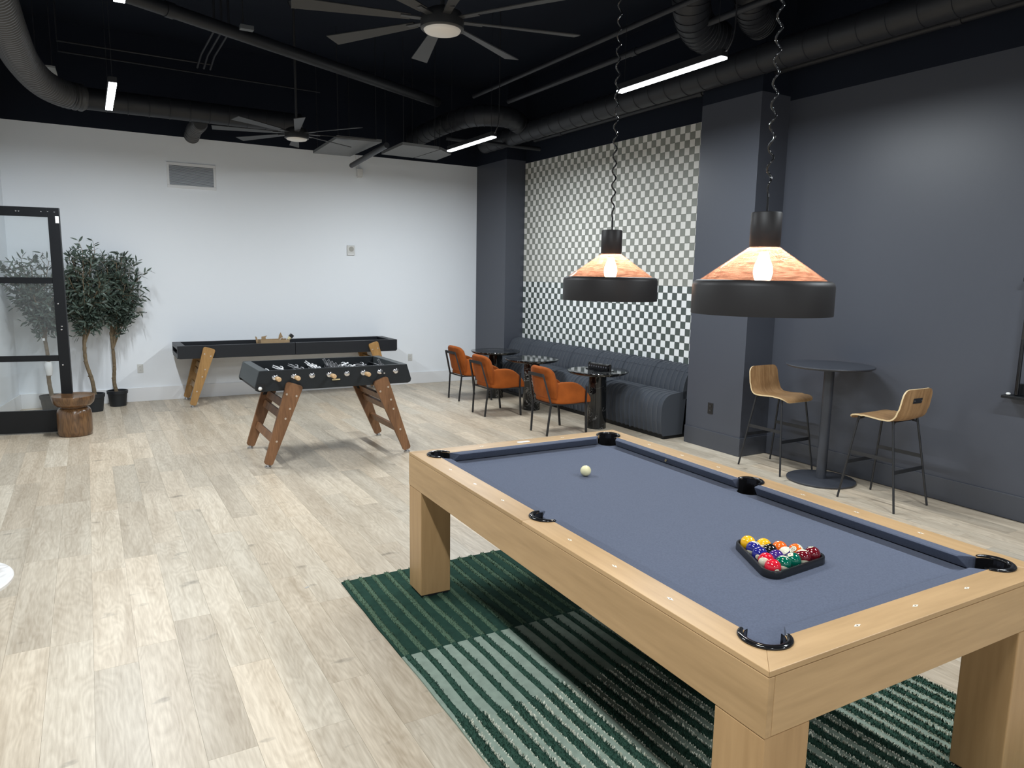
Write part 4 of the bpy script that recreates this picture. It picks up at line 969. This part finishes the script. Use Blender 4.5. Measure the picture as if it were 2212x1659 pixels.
tag(G().sphere((0, 0, 0), .016, 14, 10, .7).build('shelf_highlight', WHITE_PLASTIC, smooth=180, loc=(XR - .095, 2.35 + .345, .9575 + .0112)), 'white blob added as a highlight on the cue rack shelf', 'cap')  # small white sphere drawn in place of a bright highlight on the shelf
tag(G().box(-.014, .014, -.006, .006, 0, .0008).build('floor_tag', M('tag_grey', (.45, .43, .40), .5), loc=(.98, 3.925, .0003), rot=(0, 0, .5)), 'tiny grey tag lying on the planks near the rug corner', 'tag')

# ------------------------------------------------------------------ pendant lamps
BULB = M('lit_bulb', (1, .8, .55), .3, emit=((1., .84, .66), 85.))
SHADE = M('bronze_black_shade', (.015, .0135, .0135), .5, spec=.3)
def pendant(x, y, zb, label):
    p = thing('pendant_lamp', label, 'lamp', (x, y, zb), 0, 'pendant lamps over the pool table')
    G().lathe([(.226, .002), (.237, 0), (.2375, .004), (.237, .098), (.233, .110), (.222, .117), (.214, .118), (.214, .114), (.222, .110), (.229, .098), (.229, .004), (.226, .002)], 72, cap=False).build('shade_band', SHADE, p, smooth=40)
    G().lathe([(.2138, .1162), (.0515, .231), (.050, .229), (.2125, .1142), (.2138, .1162)], 64, cap=False).build('glass_cone', AMBER, p, smooth=40)
    G().lathe([(.050, .232), (.0515, .234), (.0515, .346), (.049, .349), (.001, .349)], 40, cap=False).build('neck', SHADE, p, smooth=40)
    G().lathe([(.001, .236), (.018, .236), (.018, .215), (.001, .214)], 16, cap=False).build('lamp_holder', BLACK_METAL, p, smooth=40)
    G().lathe([(.001, .100), (.014, .104), (.028, .122), (.033, .145), (.030, .168), (.019, .195), (.015, .2135), (.001, .2139)], 20, cap=False).build('bulb', BULB, p, smooth=60)
    top = ZD - zb - .03; path = []; nt = int((top - .42) / .068); z0 = .349
    path.append((0, 0, z0)); path.append((.001, 0, z0 + .03))
    for k in range(nt * 10 + 1):
        a = 2 * PI * k / 10; r = .0095 * min(1, k / 12); path.append((r * math.cos(a), r * math.sin(a), z0 + .05 + (top - .40) * k / (nt * 10)))
    path.append((0, 0, top))
    G().tube(path, .0042, 6).build('coiled_cord', BLACK_GLOSS, p, smooth=60)
    G().lathe([(.001, 0), (.055, 0), (.055, .028), (.001, .0285)], 28, (0, 0, top), cap=False).build('ceiling_canopy', BLACK_METAL, p, smooth=40)
    ld = bpy.data.lights.new('pendant_light', 'POINT'); ld.energy = PEND_W; ld.color = (1, .80, .60); ld.shadow_soft_size = .03
    lo = bpy.data.objects.new('pendant_light', ld); COL.objects.link(lo); lo.parent = p; lo.location = (0, 0, .085)
pendant(2.035, 1.744, 1.661, 'black and amber glass pendant lamp in front of the charcoal column')
pendant(2.285, 2.916, 1.664, 'black and amber glass pendant lamp in front of the checkered tiles')

# ------------------------------------------------------------------ linear lights
DIFF = M('lit_diffuser', (1, 1, 1), .5, emit=((.92, .97, 1.), LIN_E))
def linear(x, y, z, label, cord=None):
    p = thing('linear_light', label, 'lamp', (x, y, z), 0, 'suspended linear lights')
    G().box(-.034, .034, -.60, .60, .016, .066).build('housing', BLACK_METAL, p, bevel=.003)
    G().box(-.030, .030, -.598, .598, 0, .0155).build('diffuser', DIFF, p)
    ar = bpy.data.lights.new('linear_light_lamp', 'AREA'); ar.shape = 'RECTANGLE'; ar.size = .06; ar.size_y = 1.196; ar.energy = LIN_W; ar.color = (.90, .96, 1.); ar.spread = math.radians(LIN_SPREAD)
    ao = bpy.data.objects.new('linear_light_lamp', ar); COL.objects.link(ao); ao.parent = p; ao.location = (0, 0, -.002)
    for s_ in (-1, 1): G().tube([(0, s_ * .53, .066), (0, s_ * .53, ZD - z)], .002, 5).build('cable', STEEL if False else BLACK_METAL, p)
    if cord: G().tube(smooth_path([(0, -.60, .05), (0, -.63, .06), (.02, -.66, .16), (.03, -.66, .4), (.03, -.66, ZD - z)], 6), .006, 6).build('power_cord', BLACK_METAL, p, smooth=60)
linear(4.06, 4.555, 3.35, 'lit linear light hanging highest, in front of the spiral duct', cord=True)
linear(4.16, 8.16, 3.35, 'lit linear light above the armchairs, below the duct elbow', cord=True)
linear(.30, 7.97, 3.35, 'lit linear light seen end on before the left duct', cord=False)
linear(.27, 4.55, 3.35, 'lit linear light whose glow is cut by the upper frame edge', cord=False)
for x, wx in ((.27, 'left'), (4.06, 'right')):
    for y, wy in ((.95, 'over'), (-2.65, 'well behind')): linear(x, y, 3.35, 'lit linear light %s the photographer on the %s, outside the picture' % (wy, wx))

# ------------------------------------------------------------------ ceiling fans
FANB = M('fan_black', (.022, .023, .025), .5)
fan = thing('ceiling_fan', 'black eight blade ceiling fan', 'fan', (0, 0, 0), 0, 'black ceiling fans')
G().lathe([(.001, .015), (.128, .015), (.135, .022), (.135, .085), (.120, .115), (.07, .140), (.001, .141)], 40, cap=False).build('motor_housing', FANB, fan, smooth=40)
G().lathe([(.001, -.006), (.085, -.004), (.108, .002), (.116, .0145), (.001, .0148)], 40, cap=False).build('light_lens', LENS, fan, smooth=60)
G().cyl((0, 0, 0), .014, .141, ZD - 3.27 - .06, 14).build('downrod', FANB, fan, smooth=40)
G().lathe([(.001, 0), (.03, 0), (.06, .06), (.001, .061)], 24, (0, 0, ZD - 3.27 - .062), cap=False).build('canopy', FANB, fan, smooth=40)
bld = G(); rows = []
for k in range(7):
    r = .20 + .70 * k / 6; hw = .030 + .030 * k / 6; pit = .20
    sec = [(-hw, -.004), (hw, -.004), (hw, .004), (-hw, .004)]
    rows.append([(r, u * math.cos(pit) - v * math.sin(pit), .075 + u * math.sin(pit) + v * math.cos(pit)) for u, v in sec])
bld.grid(rows, closed_u=True); bld.f += [(3, 2, 1, 0), tuple(24 + k for k in range(4))]; bld.mi += [0, 0]
bme = bld.mesh('blade', FANB); ame = G().bar((.125, 0, .072), (.26, 0, .072), .05, .006).mesh('blade_arm', FANB)
for k in range(8):
    b_ = inst('blade', bme, fan, (0, 0, 0), (0, 0, math.radians(45 * k)), bevel=.002); inst('blade_arm', ame, b_)
place(fan, 0, (2.01, 4.34, 3.27), math.radians(31), 'black eight blade ceiling fan, larger one at the upper frame edge')
place(fan, 1, (2.18, 8.65, 3.27), math.radians(33), 'black eight blade ceiling fan, smaller one before the white wall')

# ------------------------------------------------------------------ ducts, pipes, panels
def spiral_duct(path, r, label, seam=.30, name='spiral_duct', mt=DUCT_BLACK, flex=False, parent=None, seg=24):
    P = [Vector(p) for p in path]; out = [P[0]]; rad = [r]
    if flex:
        step = .021; acc = 0
        L = [0]
        for a, b in zip(P, P[1:]): L.append(L[-1] + (b - a).length)
        nn = int(L[-1] / step); out = []; rad = []
        for k in range(nn + 1):
            s0 = L[-1] * k / nn; j = max(q for q in range(len(P) - 1) if L[q] <= s0 + 1e-9); t = (s0 - L[j]) / max(L[j + 1] - L[j], 1e-9)
            out.append(P[j].lerp(P[j + 1], t)); rad.append(r - (.016 if k % 3 == 0 else 0))
    else:
        for a, b in zip(P, P[1:]):
            n = max(1, round((b - a).length / seam))
            for k in range(1, n + 1):
                q = a.lerp(b, k / n); d = (b - a).normalized() * .006
                out += [q - d, q - d * .5, q + d * .5, q + d]; rad += [r, r + .006, r + .006, r]
    g = G().tube(out, rad, seg); o = g.build(name, mt, parent, smooth=30)
    if not parent: tag(o, label, 'duct')
    return o
spiral_duct([(5.35, -4.4, 3.735), (5.35, 10.0, 3.735)], .124, 'long black spiral duct along the charcoal and tiled wall', .24)
el = smooth_path([(5.25, 8.80, 3.82), (4.98, 8.62, 3.84), (4.70, 8.62, 3.84), (4.50, 8.85, 3.84), (4.43, 9.35, 3.84), (4.45, 10.0, 3.84), (4.50, 10.72, 3.84)], 3)
spiral_duct(el, .132, 'black segmented duct elbow arching above the far linear light', .9, name='duct_elbow')
spiral_duct([(.1, 9.93, 3.70), (2.55, 9.93, 3.70)], .122, 'black spiral duct along the white wall behind the far fan', .22)
fd = spiral_duct(smooth_path([(-.50, 4.6, 3.72), (-.46, 6.4, 3.72), (-.44, 7.6, 3.72), (-.40, 8.6, 3.72), (-.28, 9.35, 3.70), (-.10, 9.80, 3.70), (.098, 9.93, 3.70)], 5), .150, 'ribbed flexible duct curving at the upper left corner', name='flexible_duct', mt=M('flex_duct_grey', (.055, .056, .06), .4), flex=True)
spiral_duct([(1.34, 10.02, 3.585), (1.31, 10.35, 3.56), (1.30, 10.55, 3.50)], .095, 'short ribbed duct stub below the left spiral duct', name='duct_stub', mt=M('flex_duct_grey', (.055, .056, .06), .4), flex=True)
spiral_duct(smooth_path([(4.50, 4.75, 4.74), (4.52, 4.78, 4.35), (4.62, 4.92, 4.10), (4.90, 5.10, 4.0), (5.17, 5.14, 3.97)], 5), .16, 'smooth black duct bend dropping beside the raised linear light', 1., name='duct_bend')
spiral_duct(smooth_path([(4.86, 4.45, 4.74), (4.88, 4.48, 4.35), (4.98, 4.58, 4.12), (5.14, 4.68, 4.04), (5.28, 4.72, 4.02)], 5), .14, 'smooth black duct bend closest to the coiled cord at the top', 1., name='duct_bend')
def pipe(path, r, label, mt=DUCT_BLACK, cat='pipe', name='ceiling_pipe', collars=()):
    g = G().tube(path, r, 14)
    for c0 in collars:
        a, b = Vector(path[0]), Vector(path[-1]); q = a.lerp(b, c0); d = (b - a).normalized() * .04; g.tube([q - d, q + d], r + .007, 14)
    tag(g.build(name, mt, smooth=40), label, cat)
pipe([(.40, 7.30, 4.08), (4.25, 9.32, 4.08)], .062, 'thick black pipe crossing the ceiling diagonally from the upper left', collars=(.1,))
pipe([(4.40, -4., 4.025), (4.40, 8.55, 4.025)], .024, 'thin black pipe along the ceiling, the one further from the wall')
pipe([(4.80, -4., 3.98), (4.80, 8.35, 3.98)], .030, 'thin black pipe along the ceiling beside the duct bends', collars=(.6, .8))
pipe([(5.77, -4., 3.735), (5.77, 9.25, 3.735)], .030, 'black sprinkler pipe running close above the wall tops', collars=(.35, .55, .75, .95))
pipe([(4.35, 9.28, 3.62), (5.86, 9.25, 3.62)], .028, 'black cross pipe above the corner column')
pipe([(3.385, 10.38, 3.30), (3.21, 8.50, 3.30)], .034, 'black open ended pipe hanging below the ceiling panels')
for k, (a, b) in enumerate((((-.12, 9.59, 4.2), (1.45, 9.62, 4.2)), ((-.12, 10.03, 4.2), (2.9, 10.2, 4.2)))):
    pipe([(a[0], a[1], ZD), a, b], .010, ('thin black conduit high on the left, upper of two', 'thin black conduit high on the left, lower of two')[k], name='conduit')
for k in range(3):
    x = 1.28 + .07 * k
    pipe([(x, 8.25, ZD), (x, 8.25, 4.2), (x, 9.25, 4.2), (x - .02, 9.45, 4.1)], .012, 'short black conduit drop, %s of three below the thick pipe' % ('first', 'second', 'third')[k], name='conduit')
sp_ = thing('sprinkler_head', 'small grey sprinkler bracket beside the thick diagonal pipe', 'sprinkler', (1.42, 7.35, 4.0))
G().box(-.06, .06, -.035, .035, -.02, .02).build('body', M('bracket_grey', (.09, .10, .11), .5), sp_, bevel=.004)
G().tube([(-.03, 0, .02), (-.03, 0, ZD - 4.0)], .008, 8).build('drop_rod', DUCT_BLACK, sp_)
def panel(poly, z, label, ztop=None):
    p = thing('ceiling_panel', label, 'panel', (poly[0][0], poly[0][1], z), 0, 'grey hanging ceiling panels')
    q = [(x - poly[0][0], y - poly[0][1]) for x, y in poly]
    G().prism(q, 0, .035).build('board', GREY_PANEL, p)
    for x, y in q:
        cx_ = sum(a for a, b in q) / 4; cy_ = sum(b for a, b in q) / 4; G().tube([(x * .85 + cx_ * .15, y * .85 + cy_ * .15, .035), (x * .85 + cx_ * .15, y * .85 + cy_ * .15, (ztop or ZD) - z)], .005, 5).build('hanger_rod', BLACK_METAL, p)
panel([(2.84, 10.40), (3.36, 10.36), (3.34, 9.02), (2.78, 9.08)], 3.42, 'grey hanging panel between the far fan and the open ended pipe')
panel([(3.66, 9.90), (4.145, 9.93), (4.155, 9.05), (3.62, 9.02)], 3.42, 'grey hanging panel right of the open ended pipe')
panel([(4.165, 9.93), (4.51, 9.93), (4.47, 9.35), (4.175, 9.06)], 3.42, 'small grey hanging panel beside the far linear light', 3.70)
lp = thing('ceiling_panel', 'pale flat ceiling panel beside the flexible duct', 'panel', (-.22, 10.18, 4.0), -.03)
G().box(-.20, .07, -.20, .20, 0, .02).build('board', M('pale_panel', (.42, .42, .40), .6), lp)
for x in (-.12, .03): G().tube([(x, 0, .02), (x, 0, ZD - 4.0)], .005, 5).build('hanger_rod', BLACK_METAL, lp)
